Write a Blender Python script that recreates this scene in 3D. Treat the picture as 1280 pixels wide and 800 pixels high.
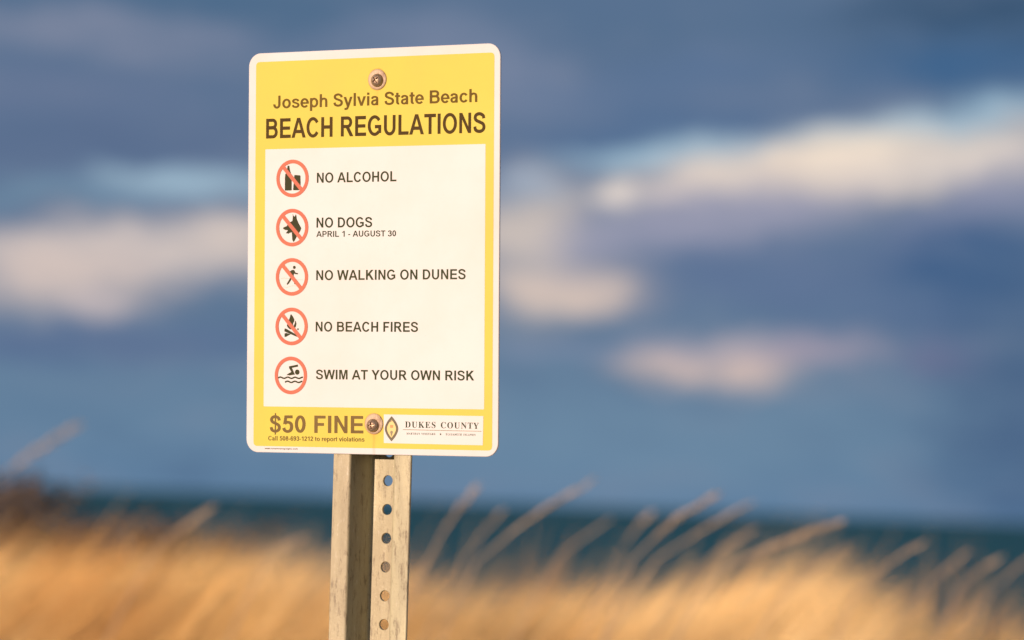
import bpy, math, random, json
import numpy as np
from mathutils import Vector, Matrix

for o in list(bpy.data.objects):
    bpy.data.objects.remove(o)
scene = bpy.context.scene
C = scene.collection
rad = math.radians

# ------------------------------------------------------------------ camera
EYE = 1.3                                   # height of the lens above the foot of the post
cam_d = bpy.data.cameras.new("camera")
cam = bpy.data.objects.new("camera", cam_d)
C.objects.link(cam)
scene.camera = cam
cam_d.lens = 120.0
cam_d.sensor_width = 36.0
cam_d.clip_start = 0.05
cam_d.clip_end = 60000.0
cam.matrix_world = (Matrix.Translation((0, 0, EYE)) @ Matrix.Rotation(rad(90 + 3.072), 4, 'X')
                    @ Matrix.Rotation(rad(2.23), 4, 'Z'))
cam_d.dof.use_dof = True
cam_d.dof.focus_distance = 2.988
cam_d.dof.aperture_fstop = 4.6
cam_d.dof.aperture_blades = 0
scene.view_settings.view_transform = 'Standard'
scene.view_settings.look = 'None'
scene.view_settings.exposure = 0.3
scene.view_settings.gamma = 1.0
scene.render.resolution_x = 1024
scene.render.resolution_y = 640
scene.cycles.use_denoising = True
scene.cycles.max_bounces = 6
scene.cycles.use_adaptive_sampling = True

# ------------------------------------------------------------------ sun
SUN_EL, SUN_AZ = rad(6.0), rad(180 + 43.6)       # azimuth clockwise from +Y
sun_dir = Vector((math.sin(SUN_AZ) * math.cos(SUN_EL), math.cos(SUN_AZ) * math.cos(SUN_EL), math.sin(SUN_EL)))
sd = bpy.data.lights.new("sun", 'SUN')
sd.energy = 4.9
sd.angle = rad(0.53)
sd.color = (1.0, 0.71, 0.53)
sun = bpy.data.objects.new("sun", sd)
C.objects.link(sun)
sun.rotation_euler = sun_dir.to_track_quat('Z', 'Y').to_euler()
sun.location = sun_dir * 50

# ------------------------------------------------------------------ node helpers
def srgb(c):
    return tuple(((v / 255) / 12.92 if v / 255 <= 0.04045 else ((v / 255 + 0.055) / 1.055) ** 2.4) for v in c) + (1.0,)

class NT:
    def __init__(s, tree):
        s.t = tree; s.n = tree.nodes; s.l = tree.links
    def link(s, a, b):
        s.l.new(a, b)
    def put(s, sock, v):
        if isinstance(v, bpy.types.NodeSocket): s.l.new(v, sock)
        else: sock.default_value = v
    def m(s, op, a, b=None, c=None, clamp=False):
        n = s.n.new('ShaderNodeMath'); n.operation = op; n.use_clamp = clamp
        s.put(n.inputs[0], a)
        if b is not None: s.put(n.inputs[1], b)
        if c is not None: s.put(n.inputs[2], c)
        return n.outputs[0]
    def mix(s, f, a, b, mode='MIX'):
        n = s.n.new('ShaderNodeMix'); n.data_type = 'RGBA'; n.blend_type = mode
        s.put(n.inputs[0], f); s.put(n.inputs[6], a); s.put(n.inputs[7], b)
        return n.outputs[2]
    def noise(s, vec, scale, detail=3, rough=0.5, dims='3D'):
        n = s.n.new('ShaderNodeTexNoise'); n.noise_dimensions = dims
        if vec is not None: s.l.new(vec, n.inputs['Vector'])
        n.inputs['Scale'].default_value = scale; n.inputs['Detail'].default_value = detail
        n.inputs['Roughness'].default_value = rough
        return n.outputs[0]
    def ramp(s, f, stops, interp='LINEAR'):
        n = s.n.new('ShaderNodeValToRGB'); n.color_ramp.interpolation = interp
        e = n.color_ramp.elements
        while len(e) < len(stops): e.new(0.5)
        for k, (p, c) in enumerate(stops): e[k].position = p; e[k].color = c
        s.put(n.inputs[0], f)
        return n.outputs[0]
    def rng(s, v, a, b, c, d):
        n = s.n.new('ShaderNodeMapRange'); n.clamp = True
        s.put(n.inputs[0], v)
        for k, x in enumerate((a, b, c, d)): n.inputs[k + 1].default_value = x
        return n.outputs[0]
    def comb(s, x, y, z=0.0):
        n = s.n.new('ShaderNodeCombineXYZ')
        for k, v in enumerate((x, y, z)): s.put(n.inputs[k], v)
        return n.outputs[0]

# ------------------------------------------------------------------ world: clear sky behind broken evening cloud
world = bpy.data.worlds.new("World")
scene.world = world
world.use_nodes = True
w = NT(world.node_tree)
w.n.clear()
out = w.n.new('ShaderNodeOutputWorld')
sky = w.n.new('ShaderNodeTexSky'); sky.sky_type = 'NISHITA'
sky.sun_disc = False
sky.sun_elevation = SUN_EL
sky.sun_rotation = SUN_AZ
bg_sky = w.n.new('ShaderNodeBackground'); bg_sky.inputs[1].default_value = 0.08
w.link(sky.outputs[0], bg_sky.inputs[0])
tc = w.n.new('ShaderNodeTexCoord')
sep = w.n.new('ShaderNodeSeparateXYZ'); w.link(tc.outputs['Generated'], sep.inputs[0])
az0 = w.m('MULTIPLY', w.m('ARCTAN2', sep.outputs[0], sep.outputs[1]), 57.2958)
el0 = w.m('MULTIPLY', w.m('ARCSINE', sep.outputs[2]), 57.2958)
dirv = tc.outputs['Generated']
# ragged cloud edges: push the coordinates about with noise
nA = w.noise(w.comb(w.m('MULTIPLY', az0, 0.45), w.m('MULTIPLY', el0, 0.8), 1.0), 1.0, 4, 0.6)
nB = w.noise(w.comb(w.m('MULTIPLY', az0, 0.45), w.m('MULTIPLY', el0, 0.8), 7.0), 1.0, 4, 0.6)
az = w.m('ADD', az0, w.m('MULTIPLY', w.m('SUBTRACT', nA, 0.5), 2.2))
el = w.m('ADD', el0, w.m('MULTIPLY', w.m('SUBTRACT', nB, 0.5), 1.1))
base = w.ramp(w.m('DIVIDE', w.m('MAXIMUM', el, 0.0), 60.0), [
    (0.0, srgb((96, 130, 163))), (1.2 / 60, srgb((101, 134, 164))), (2.6 / 60, srgb((96, 124, 155))),
    (4.2 / 60, srgb((91, 116, 150))), (6.5 / 60, srgb((94, 115, 148))), (8.5 / 60, srgb((84, 110, 143))),
    (14 / 60, srgb((82, 104, 140))), (1.0, srgb((100, 122, 155)))])
# streaks of sunlit and shaded cloud all round the horizon, away from the ones placed below
st = w.noise(w.comb(w.m('MULTIPLY', az0, 0.09), w.m('MULTIPLY', el0, 0.33), 3.0), 1.0, 5, 0.55)
away = w.m('MAXIMUM', w.rng(w.m('ABSOLUTE', az0), 8.5, 14.0, 0.0, 1.0), w.rng(el0, 8.5, 13.0, 0.0, 1.0))
low = w.rng(el0, 0.5, 3.0, 0.0, 1.0)
f1 = w.m('MULTIPLY', w.m('MULTIPLY', w.rng(st, 0.56, 0.70, 0.0, 0.9), away), low)
f2 = w.m('MULTIPLY', w.m('MULTIPLY', w.rng(st, 0.44, 0.30, 0.0, 0.7), away), low)
col = w.mix(f1, base, srgb((196, 186, 190)))
col = w.mix(f2, col, srgb((72, 96, 132)))
# fine mottling of the cloud deck
mt = w.noise(w.comb(w.m('MULTIPLY', az0, 0.35), w.m('MULTIPLY', el0, 1.1), 11.0), 1.0, 5, 0.6)
col = w.mix(w.rng(mt, 0.5, 0.75, 0.0, 0.5), col, srgb((132, 140, 162)))
col = w.mix(w.rng(mt, 0.5, 0.28, 0.0, 0.55), col, srgb((74, 104, 140)))

# one cloud bank, lit puff or gap: a soft patch at azimuth, elevation (degrees)
g = bpy.data.node_groups.new("cloud_patch", 'ShaderNodeTree')
for nm in ('az', 'el', 'az0', 'el0', 'cos', 'sin', 'ra', 'rb', 'amp'):
    g.interface.new_socket(nm, in_out='INPUT', socket_type='NodeSocketFloat')
g.interface.new_socket('fac', in_out='OUTPUT', socket_type='NodeSocketFloat')
gn = NT(g)
gi = gn.n.new('NodeGroupInput'); go = gn.n.new('NodeGroupOutput')
I = {s.name: s for s in gi.outputs}
dx = gn.m('SUBTRACT', I['az'], I['az0']); dy = gn.m('SUBTRACT', I['el'], I['el0'])
u = gn.m('DIVIDE', gn.m('ADD', gn.m('MULTIPLY', dx, I['cos']), gn.m('MULTIPLY', dy, I['sin'])), I['ra'])
v = gn.m('DIVIDE', gn.m('SUBTRACT', gn.m('MULTIPLY', dy, I['cos']), gn.m('MULTIPLY', dx, I['sin'])), I['rb'])
d2 = gn.m('ADD', gn.m('MULTIPLY', u, u), gn.m('MULTIPLY', v, v))
gn.link(gn.m('MULTIPLY', gn.m('EXPONENT', gn.m('MULTIPLY', gn.m('POWER', d2, 1.4), -0.8)), I['amp'], clamp=True), go.inputs[0])

# azimuth, elevation, half length, half height, tilt (degrees), colour, strength, is it a gap onto the clear sky
CLOUDS = [
    (-0.224, 8.78, 12.015, 0.534, 2.2, (88, 112, 146), 0.6, 0),
    (-4.744, 8.137, 4.405, 0.454, 2.2, (72, 104, 138), 0.85, 0),
    (-7.396, 7.567, 2.67, 0.374, -2.8, (124, 134, 160), 0.85, 0),
    (-1.232, 7.207, 1.736, 0.935, 2.2, (130, 140, 167), 0.65, 0),
    (-7.622, 6.491, 2.002, 0.534, 2.2, (100, 116, 150), 0.5, 0),
    (-7.321, 5.636, 2.937, 0.507, 2.2, (86, 106, 142), 0.75, 0),
    (7.676, 8.487, 2.136, 0.667, 2.2, (50, 80, 114), 0.95, 0),
    (7.512, 7.547, 1.669, 0.507, 2.2, (50, 94, 140), 0.85, 0),
    (2.247, 7.142, 2.67, 0.374, 10.2, (88, 114, 152), 0.6, 0),
    (2.014, 6.266, 3.071, 0.507, 10.2, (78, 108, 148), 0.75, 0),
    (-5.428, 5.109, 1.535, 0.24, 2.2, (154, 182, 206), 1, 1),
    (-7.824, 4.816, 1.335, 0.24, 2.2, (108, 142, 172), 0.6, 1),
    (-6.587, 3.957, 2.87, 0.481, 6.2, (206, 194, 192), 1, 0),
    (-7.505, 3.494, 1.602, 0.561, 2.2, (214, 196, 190), 0.9, 0),
    (-4.926, 4.221, 0.801, 0.374, 2.2, (220, 204, 196), 0.8, 0),
    (-7.086, 3.043, 0.561, 0.24, 2.2, (196, 184, 188), 0.7, 0),
    (-2.578, 4.019, 2.002, 0.534, 2.2, (190, 180, 180), 0.7, 0),
    (0.378, 4.334, 0.774, 1.068, 2.2, (210, 196, 188), 1, 0),
    (0.981, 3.598, 1.135, 0.401, 2.2, (216, 196, 186), 1, 0),
    (0.113, 5.298, 0.667, 0.267, 2.2, (160, 174, 198), 0.8, 1),
    (1.345, 4.572, 0.667, 0.374, 2.2, (150, 154, 176), 0.7, 0),
    (2.694, 5.959, 1.602, 0.227, 5.2, (156, 188, 212), 1, 1),
    (6.682, 6.554, 2.537, 0.267, 9.2, (150, 184, 210), 1, 1),
    (3.244, 5.58, 1.402, 0.401, 10.2, (218, 204, 200), 1, 0),
    (5.705, 5.902, 1.669, 0.534, 8.2, (248, 228, 208), 1, 0),
    (5.706, 5.876, 0.801, 0.347, 2.2, (252, 232, 212), 0.6, 0),
    (4.441, 5.733, 0.467, 0.32, 2.2, (244, 224, 206), 0.6, 0),
    (3.375, 5.652, 0.601, 0.24, 2.2, (240, 222, 206), 0.6, 0),
    (7.704, 6.06, 1.469, 0.427, 10.2, (230, 216, 206), 1, 0),
    (1.597, 5.289, 0.401, 0.267, 2.2, (236, 222, 212), 0.85, 0),
    (7.938, 5.202, 1.469, 0.534, 22.2, (146, 150, 176), 0.6, 0),
    (3.406, 4.852, 2.537, 0.534, 12.2, (156, 156, 180), 0.9, 0),
    (7.798, 5.357, 1.202, 0.481, 22.2, (150, 152, 178), 0.7, 0),
    (4.51, 3.962, 2.203, 0.507, 7.2, (90, 112, 152), 0.7, 0),
    (7.645, 4.15, 1.469, 0.935, 2.2, (56, 92, 138), 0.9, 0),
    (6.136, 3.425, 1.602, 0.401, 2.2, (86, 110, 150), 0.6, 0),
    (2.536, 2.484, 0.694, 0.24, 7.2, (204, 184, 180), 0.95, 0),
    (3.899, 2.497, 0.881, 0.32, -2.8, (216, 192, 184), 1, 0),
    (5.094, 2.717, 1.068, 0.267, 2.2, (160, 152, 172), 0.85, 0),
    (3.221, 2.751, 1.202, 0.187, 2.2, (160, 158, 178), 0.6, 0),
    (7.3, 2.709, 0.801, 0.334, 2.2, (118, 120, 156), 0.75, 0),
    (0.822, 2.551, 1.068, 0.2, -2.8, (124, 140, 170), 0.55, 0),
    (2.486, 1.015, 3.204, 0.801, 2.2, (108, 140, 168), 0.6, 0),
    (9.541, 1.823, 2.27, 2.403, 2.2, (62, 94, 134), 0.85, 0),
    (-7.193, 2.372, 3.738, 0.374, 2.2, (84, 108, 148), 0.75, 0),
    (-7.691, 1.419, 2.002, 0.534, 2.2, (92, 124, 156), 0.5, 0),
]
gap = None
rag = w.rng(w.noise(w.comb(w.m('MULTIPLY', az0, 0.8), w.m('MULTIPLY', el0, 2.6), 21.0), 1.0, 5, 0.65), 0.36, 0.60, 0.72, 1.12)
for a0, e0, ra, rb, ang, c, amp, hole in CLOUDS:
    n = w.n.new('ShaderNodeGroup'); n.node_tree = g
    w.link(az, n.inputs[0]); w.link(el, n.inputs[1])
    for k, x in enumerate((a0, e0, math.cos(rad(ang)), math.sin(rad(ang)), ra, rb, amp)):
        n.inputs[k + 2].default_value = x
    col = w.mix(w.m('MULTIPLY', n.outputs[0], rag, clamp=True), col, srgb(c))
    if hole:
        gap = n.outputs[0] if gap is None else w.m('MAXIMUM', gap, n.outputs[0])
bg_cl = w.n.new('ShaderNodeBackground'); bg_cl.inputs[1].default_value = 0.81
w.link(col, bg_cl.inputs[0])
mx = w.n.new('ShaderNodeMixShader')
cover = w.m('SUBTRACT', 0.95, w.m('MULTIPLY', gap, 0.08), clamp=True)
w.link(cover, mx.inputs[0]); w.link(bg_sky.outputs[0], mx.inputs[1]); w.link(bg_cl.outputs[0], mx.inputs[2])
w.link(mx.outputs[0], out.inputs[0])

# ------------------------------------------------------------------ object helpers
def tag(o, label=None, cat=None, group=None, kind=None):
    if label: o['label'] = label
    if cat: o['category'] = cat
    if group: o['group'] = group
    if kind: o['kind'] = kind
    return o
def link(name, me, mat=None, parent=None, smooth=False):
    o = bpy.data.objects.new(name, me)
    C.objects.link(o)
    if mat: me.materials.append(mat)
    if parent: o.parent = parent
    if smooth: me.polygons.foreach_set('use_smooth', [True] * len(me.polygons))
    return o
def mesh(name, verts, faces):
    me = bpy.data.meshes.new(name)
    me.from_pydata([tuple(v) for v in verts], [], faces)
    me.update()
    return me
def fast_mesh(name, co, loops, starts, totals, attr=None):
    me = bpy.data.meshes.new(name)
    me.vertices.add(len(co)); me.vertices.foreach_set('co', co.astype(np.float32).ravel())
    me.loops.add(len(loops)); me.loops.foreach_set('vertex_index', loops.astype(np.int32))
    me.polygons.add(len(starts)); me.polygons.foreach_set('loop_start', starts.astype(np.int32))
    me.polygons.foreach_set('loop_total', totals.astype(np.int32))
    if attr is not None:
        a = me.attributes.new('tone', 'FLOAT', 'POINT'); a.data.foreach_set('value', attr.astype(np.float32))
    me.update(calc_edges=True)
    return me

def material(name):
    m = bpy.data.materials.new(name); m.use_nodes = True
    t = NT(m.node_tree)
    return m, t, t.n['Principled BSDF']
def bump(t, b, h, strength, dist):
    n = t.n.new('ShaderNodeBump'); n.inputs['Strength'].default_value = strength; n.inputs['Distance'].default_value = dist
    t.link(h, n.inputs['Height']); t.link(n.outputs[0], b.inputs['Normal'])
def objco(t):
    return t.n.new('ShaderNodeTexCoord').outputs['Object']

# ------------------------------------------------------------------ materials
BOLTS = [(0.0055, 0.1503), (0.0044, -0.1510)]
def printed(name, c, rough=0.6, wear=0.5, rust=True):
    """vinyl print on aluminium, faded and a little dirty, with rust runs below the bolts"""
    m, t, b = material(name)
    oc = objco(t)
    n1 = t.noise(oc, 14, 5, 0.6); n2 = t.noise(oc, 220, 3, 0.6)
    cc = t.mix(t.rng(n1, 0.42, 0.72, 0.0, 0.30 * wear), c, srgb((205, 178, 132)))
    n3 = t.noise(oc, 700, 2, 0.5)
    cc = t.mix(t.rng(n3, 0.70, 0.78, 0.0, 0.5 * wear), cc, srgb((150, 120, 80)))
    cc = t.mix(t.rng(n2, 0.62, 0.80, 0.0, 0.16 * wear), cc, srgb((170, 140, 95)))
    if rust:
        sp = t.n.new('ShaderNodeSeparateXYZ'); t.link(oc, sp.inputs[0])
        wob = t.m('MULTIPLY', t.m('SUBTRACT', t.noise(oc, 90, 3, 0.6), 0.5), 0.0022)
        for bx, bz in BOLTS:
            ddx = t.m('ADD', t.m('SUBTRACT', sp.outputs[0], bx), wob)
            ddz = t.m('SUBTRACT', sp.outputs[2], bz - 0.008)
            run = t.m('EXPONENT', t.m('MULTIPLY', t.m('MULTIPLY', ddx, ddx), -1 / (0.0016 ** 2)))
            halo = t.m('EXPONENT', t.m('MULTIPLY', t.m('MULTIPLY', ddx, ddx), -1 / (0.0045 ** 2)))
            fall = t.rng(ddz, -0.034, 0.0, 0.0, 1.0)
            top = t.m('LESS_THAN', ddz, 0.006)
            near = t.m('MULTIPLY', halo, t.rng(ddz, -0.010, 0.004, 0.0, 1.0))
            k = 0.42 if bz < 0 else 0.22
            f = t.m('MULTIPLY', t.m('MULTIPLY', t.m('MAXIMUM', t.m('MULTIPLY', run, fall), t.m('MULTIPLY', near, 0.6)), top), k, clamp=True)
            cc = t.mix(f, cc, srgb((228, 130, 60)))
            rz = t.m('SUBTRACT', sp.outputs[2], bz)
            rx = t.m('SUBTRACT', sp.outputs[0], bx)
            rr = t.m('SQRT', t.m('ADD', t.m('MULTIPLY', rx, rx), t.m('MULTIPLY', rz, rz)))
            cc = t.mix(t.rng(t.m('ADD', rr, wob), 0.0092, 0.0102, 0.40, 0.0), cc, srgb((150, 92, 48)))
    t.link(cc, b.inputs['Base Color'])
    t.link(t.rng(n1, 0.3, 0.7, rough - 0.06, rough + 0.1), b.inputs['Roughness'])
    b.inputs['Specular IOR Level'].default_value = 0.3 if 'ink' not in name else 0.08
    bump(t, b, t.noise(oc, 60, 3, 0.5), 0.12, 0.0004)
    return m
M_white = printed('white_print', (0.575, 0.61, 0.64, 1))
M_field = printed('cream_print', (0.585, 0.632, 0.655, 1), wear=0.3, rust=False)
M_yellow = printed('yellow_print', (0.56, 0.495, 0.07, 1))
M_ink_dark = printed('headline_ink', (0.055, 0.034, 0.008, 1), rust=False, wear=0.15)
M_ink_title = printed('title_ink', (0.11, 0.070, 0.012, 1), rust=False, wear=0.25)
M_ink_fine = printed('fine_ink', (0.15, 0.105, 0.038, 1), rust=False, wear=0.25)
M_ink_text = printed('rule_ink', (0.029, 0.042, 0.019, 1), rust=False, wear=0.15)
M_ink_pict = printed('pictogram_ink', (0.036, 0.042, 0.018, 1), rust=False, wear=0.15)
M_ink_faint = printed('faint_ink', (0.42, 0.38, 0.27, 1), rust=False, wear=0.2)
M_red = printed('faded_red_ink', (0.50, 0.155, 0.105, 1), rust=False, wear=0.25)
M_seal_ring = printed('seal_ring_ink', (0.13, 0.12, 0.09, 1), rust=False)
M_seal_fill = printed('seal_pale_yellow', (0.66, 0.56, 0.24, 1), rust=False)
M_seal_red = printed('seal_orange', (0.72, 0.27, 0.12, 1), rust=False)
M_seal_grey = printed('seal_grey', (0.22, 0.19, 0.13, 1), rust=False)

def metal(name, c1, c2, c3, met, rough):
    m, t, b = material(name)
    oc = objco(t)
    mp = t.n.new('ShaderNodeMapping'); mp.inputs['Scale'].default_value = (1, 1, 0.25); t.link(oc, mp.inputs[0])
    n1 = t.noise(mp.outputs[0], 55, 6, 0.65); n2 = t.noise(oc, 420, 4, 0.7); n3 = t.noise(mp.outputs[0], 9, 3, 0.5)
    cc = t.mix(t.rng(n1, 0.35, 0.68, 0, 1), c1, c2)
    cc = t.mix(t.rng(n2, 0.60, 0.74, 0, 0.6), cc, c3)
    cc = t.mix(t.rng(n3, 0.48, 0.70, 0, 0.45), cc, c3)
    pit = t.noise(mp.outputs[0], 230, 6, 0.75)
    cc = t.mix(t.rng(pit, 0.53, 0.63, 0, 0.75), cc, tuple(v * 0.55 for v in c3[:3]) + (1,))
    cc = t.mix(t.rng(pit, 0.40, 0.30, 0, 0.45), cc, (0.62, 0.60, 0.52, 1))
    sp = t.noise(oc, 900, 2, 0.5)
    cc = t.mix(t.rng(sp, 0.72, 0.78, 0, 0.5), cc, (0.85, 0.83, 0.78, 1))
    t.link(cc, b.inputs['Base Color']); b.inputs['Metallic'].default_value = met
    t.link(t.rng(n1, 0.3, 0.7, rough - 0.1, rough + 0.12), b.inputs['Roughness'])
    h = t.m('ADD', n2, t.m('MULTIPLY', n1, 1.5))
    bump(t, b, h, 0.35, 0.0006)
    return m
M_post = metal('weathered_galvanised_steel', (0.44, 0.43, 0.27, 1), (0.34, 0.33, 0.225, 1), (0.25, 0.20, 0.125, 1), 0.03, 0.5)
M_alu = metal('aluminium_edge', (0.55, 0.55, 0.55, 1), (0.45, 0.45, 0.45, 1), (0.35, 0.3, 0.25, 1), 0.6, 0.4)
M_bolt = metal('rusty_bolt', (0.42, 0.34, 0.25, 1), (0.31, 0.23, 0.16, 1), (0.22, 0.13, 0.07, 1), 0.5, 0.32)
M_washer = metal('rust_stained_washer', (0.47, 0.37, 0.26, 1), (0.41, 0.30, 0.20, 1), (0.35, 0.20, 0.11, 1), 0.05, 0.5)

# ------------------------------------------------------------------ the sign
SIGN_M = Matrix(((0.885377, 0.463708, -0.032887, -0.12573), (-0.464754, 0.884536, -0.040008, 2.98085),
                 (0.010538, 0.050707, 0.998658, 0.21537 + EYE), (0, 0, 0, 1)))   # x along the sign, y into it, z up it
MM = 0.001
foot_local = Vector((-0.024, 0.02, -1.52))
root = bpy.data.objects.new("beach_sign", None)
C.objects.link(root)
root.matrix_world = SIGN_M @ Matrix.Translation(foot_local)
tag(root, 'yellow and white beach regulations sign bolted to a perforated steel post', 'sign')
def part(name, me, mat, parent=None, smooth=False):
    o = link(name, me, mat, parent or root, smooth)
    if parent is None: o.location = -foot_local
    return o

def rounded(w_, h_, r, cx=0, cz=0, n=10):
    P = []
    for sx, sz, a in ((1, 1, 0), (-1, 1, 90), (-1, -1, 180), (1, -1, 270)):
        for k in range(n + 1):
            t_ = rad(a + 90 * k / n)
            P.append((cx + sx * (w_ / 2 - r) + r * math.cos(t_), cz + sz * (h_ / 2 - r) + r * math.sin(t_)))
    return P
def flat(P, y):
    """a thin printed area facing the viewer; a slight thickness behind it"""
    n = len(P)
    return [(x * MM, y * MM, z * MM) for x, z in P], [list(range(n))]

# panel: 2 mm aluminium with a softened rim
P = rounded(254, 355.6, 12)
Pi = rounded(253.2, 354.8, 11.6)
n = len(P)
V = [(x * MM, 0, z * MM) for x, z in Pi] + [(x * MM, 0.4 * MM, z * MM) for x, z in P] + \
    [(x * MM, 1.6 * MM, z * MM) for x, z in P] + [(x * MM, 2 * MM, z * MM) for x, z in Pi]
F = [list(range(n)), list(range(4 * n - 1, 3 * n - 1, -1))]
for r_ in range(3):
    for k in range(n):
        F.append([r_ * n + (k + 1) % n, r_ * n + k, (r_ + 1) * n + k, (r_ + 1) * n + (k + 1) % n])
me = mesh('sign_panel', V, F)
panel = part('sign_panel', me, M_white)
me.materials.append(M_alu)
for p in me.polygons:
    if p.index != 0 and p.index < 2 or (p.index >= 2 + n): p.material_index = 1

def sheet(name, P, y, mat, parent):
    V, F = flat(P, y)
    return link(name, mesh(name, V, F), mat, parent)
def quad(a, b, c, d): return [a, b, c, d]
def rounded_quad(corners, r, n=6):
    out_ = []
    m_ = len(corners)
    for i in range(m_):
        p0, p1, p2 = (Vector(corners[i - 1]), Vector(corners[i]), Vector(corners[(i + 1) % m_]))
        a_ = p1 + (p0 - p1).normalized() * r; b_ = p1 + (p2 - p1).normalized() * r
        for k in range(n + 1):
            t_ = k / n
            out_.append(tuple(a_ * (1 - t_) ** 2 + p1 * 2 * t_ * (1 - t_) + b_ * t_ ** 2))
    return out_
yellow = sheet('yellow_field', rounded_quad([(-119.4, 170.0), (121.3, 169.8), (121.3, -172.4), (-119.4, -172.2)], 4), -0.10, M_yellow, panel)
field = sheet('white_field', rounded_quad([(-109, 91.9), (113.1, 91.2), (113.3, -137.1), (-109, -136.9)], 0.6), -0.20, M_field, panel)

# ---- a plain bold grotesque drawn with a pen: caps 1466 high, each glyph a list of solid outlines
def pen(path, v=286, h=240):
    A, B = [], []
    for i in range(len(path)):
        p0 = path[max(i - 1, 0)]; p2 = path[min(i + 1, len(path) - 1)]
        dx_, dy_ = p2[0] - p0[0], p2[1] - p0[1]; l_ = math.hypot(dx_, dy_) or 1
        ox, oy = -dy_ / l_ * v / 2, dx_ / l_ * h / 2
        A.append((path[i][0] + ox, path[i][1] + oy)); B.append((path[i][0] - ox, path[i][1] - oy))
    return [[A[i], A[i + 1], B[i + 1], B[i]] for i in range(len(path) - 1)]
def arc(cx, cy, rx, ry, a0, a1, n=24):
    return [(cx + rx * math.cos(rad(a0 + (a1 - a0) * k / n)), cy + ry * math.sin(rad(a0 + (a1 - a0) * k / n))) for k in range(n + 1)]
def spline(P_, n=5):
    out_ = []
    for i in range(len(P_) - 1):
        p = [P_[max(i - 1, 0)], P_[i], P_[i + 1], P_[min(i + 2, len(P_) - 1)]]
        for k in range(n):
            t_ = k / n
            out_.append(tuple(0.5 * (2 * p[1][c] + (p[2][c] - p[0][c]) * t_ + (2 * p[0][c] - 5 * p[1][c] + 4 * p[2][c] - p[3][c]) * t_ ** 2
                                     + (3 * p[1][c] - p[0][c] - 3 * p[2][c] + p[3][c]) * t_ ** 3) for c in (0, 1)))
    return out_ + [P_[-1]]
def box(x0, y0, x1, y1): return [[(x0, y0), (x1, y0), (x1, y1), (x0, y1)]]
def mirror(P_, c): return [[(2 * c - x, y) for x, y in q] for q in P_]
ST = box(150, 0, 446, 1466)
Sp = [(1105, 1030), (1035, 1235), (690, 1366), (350, 1285), (250, 1085), (360, 905), (690, 775), (1020, 640), (1130, 415), (1010, 190), (680, 97), (320, 195), (215, 450)]
six = pen(spline([(925, 1090), (830, 1285), (610, 1352), (370, 1200), (245, 850), (238, 470)])) + pen(arc(582, 468, 344, 368, 0, 360, 30))
vl = [[(15, 1062), (312, 1062), (572, 330), (572, 0), (430, 0)]]
Vl = [[(0, 1466), (322, 1466), (685, 370), (685, 0), (525, 0)]]
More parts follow.
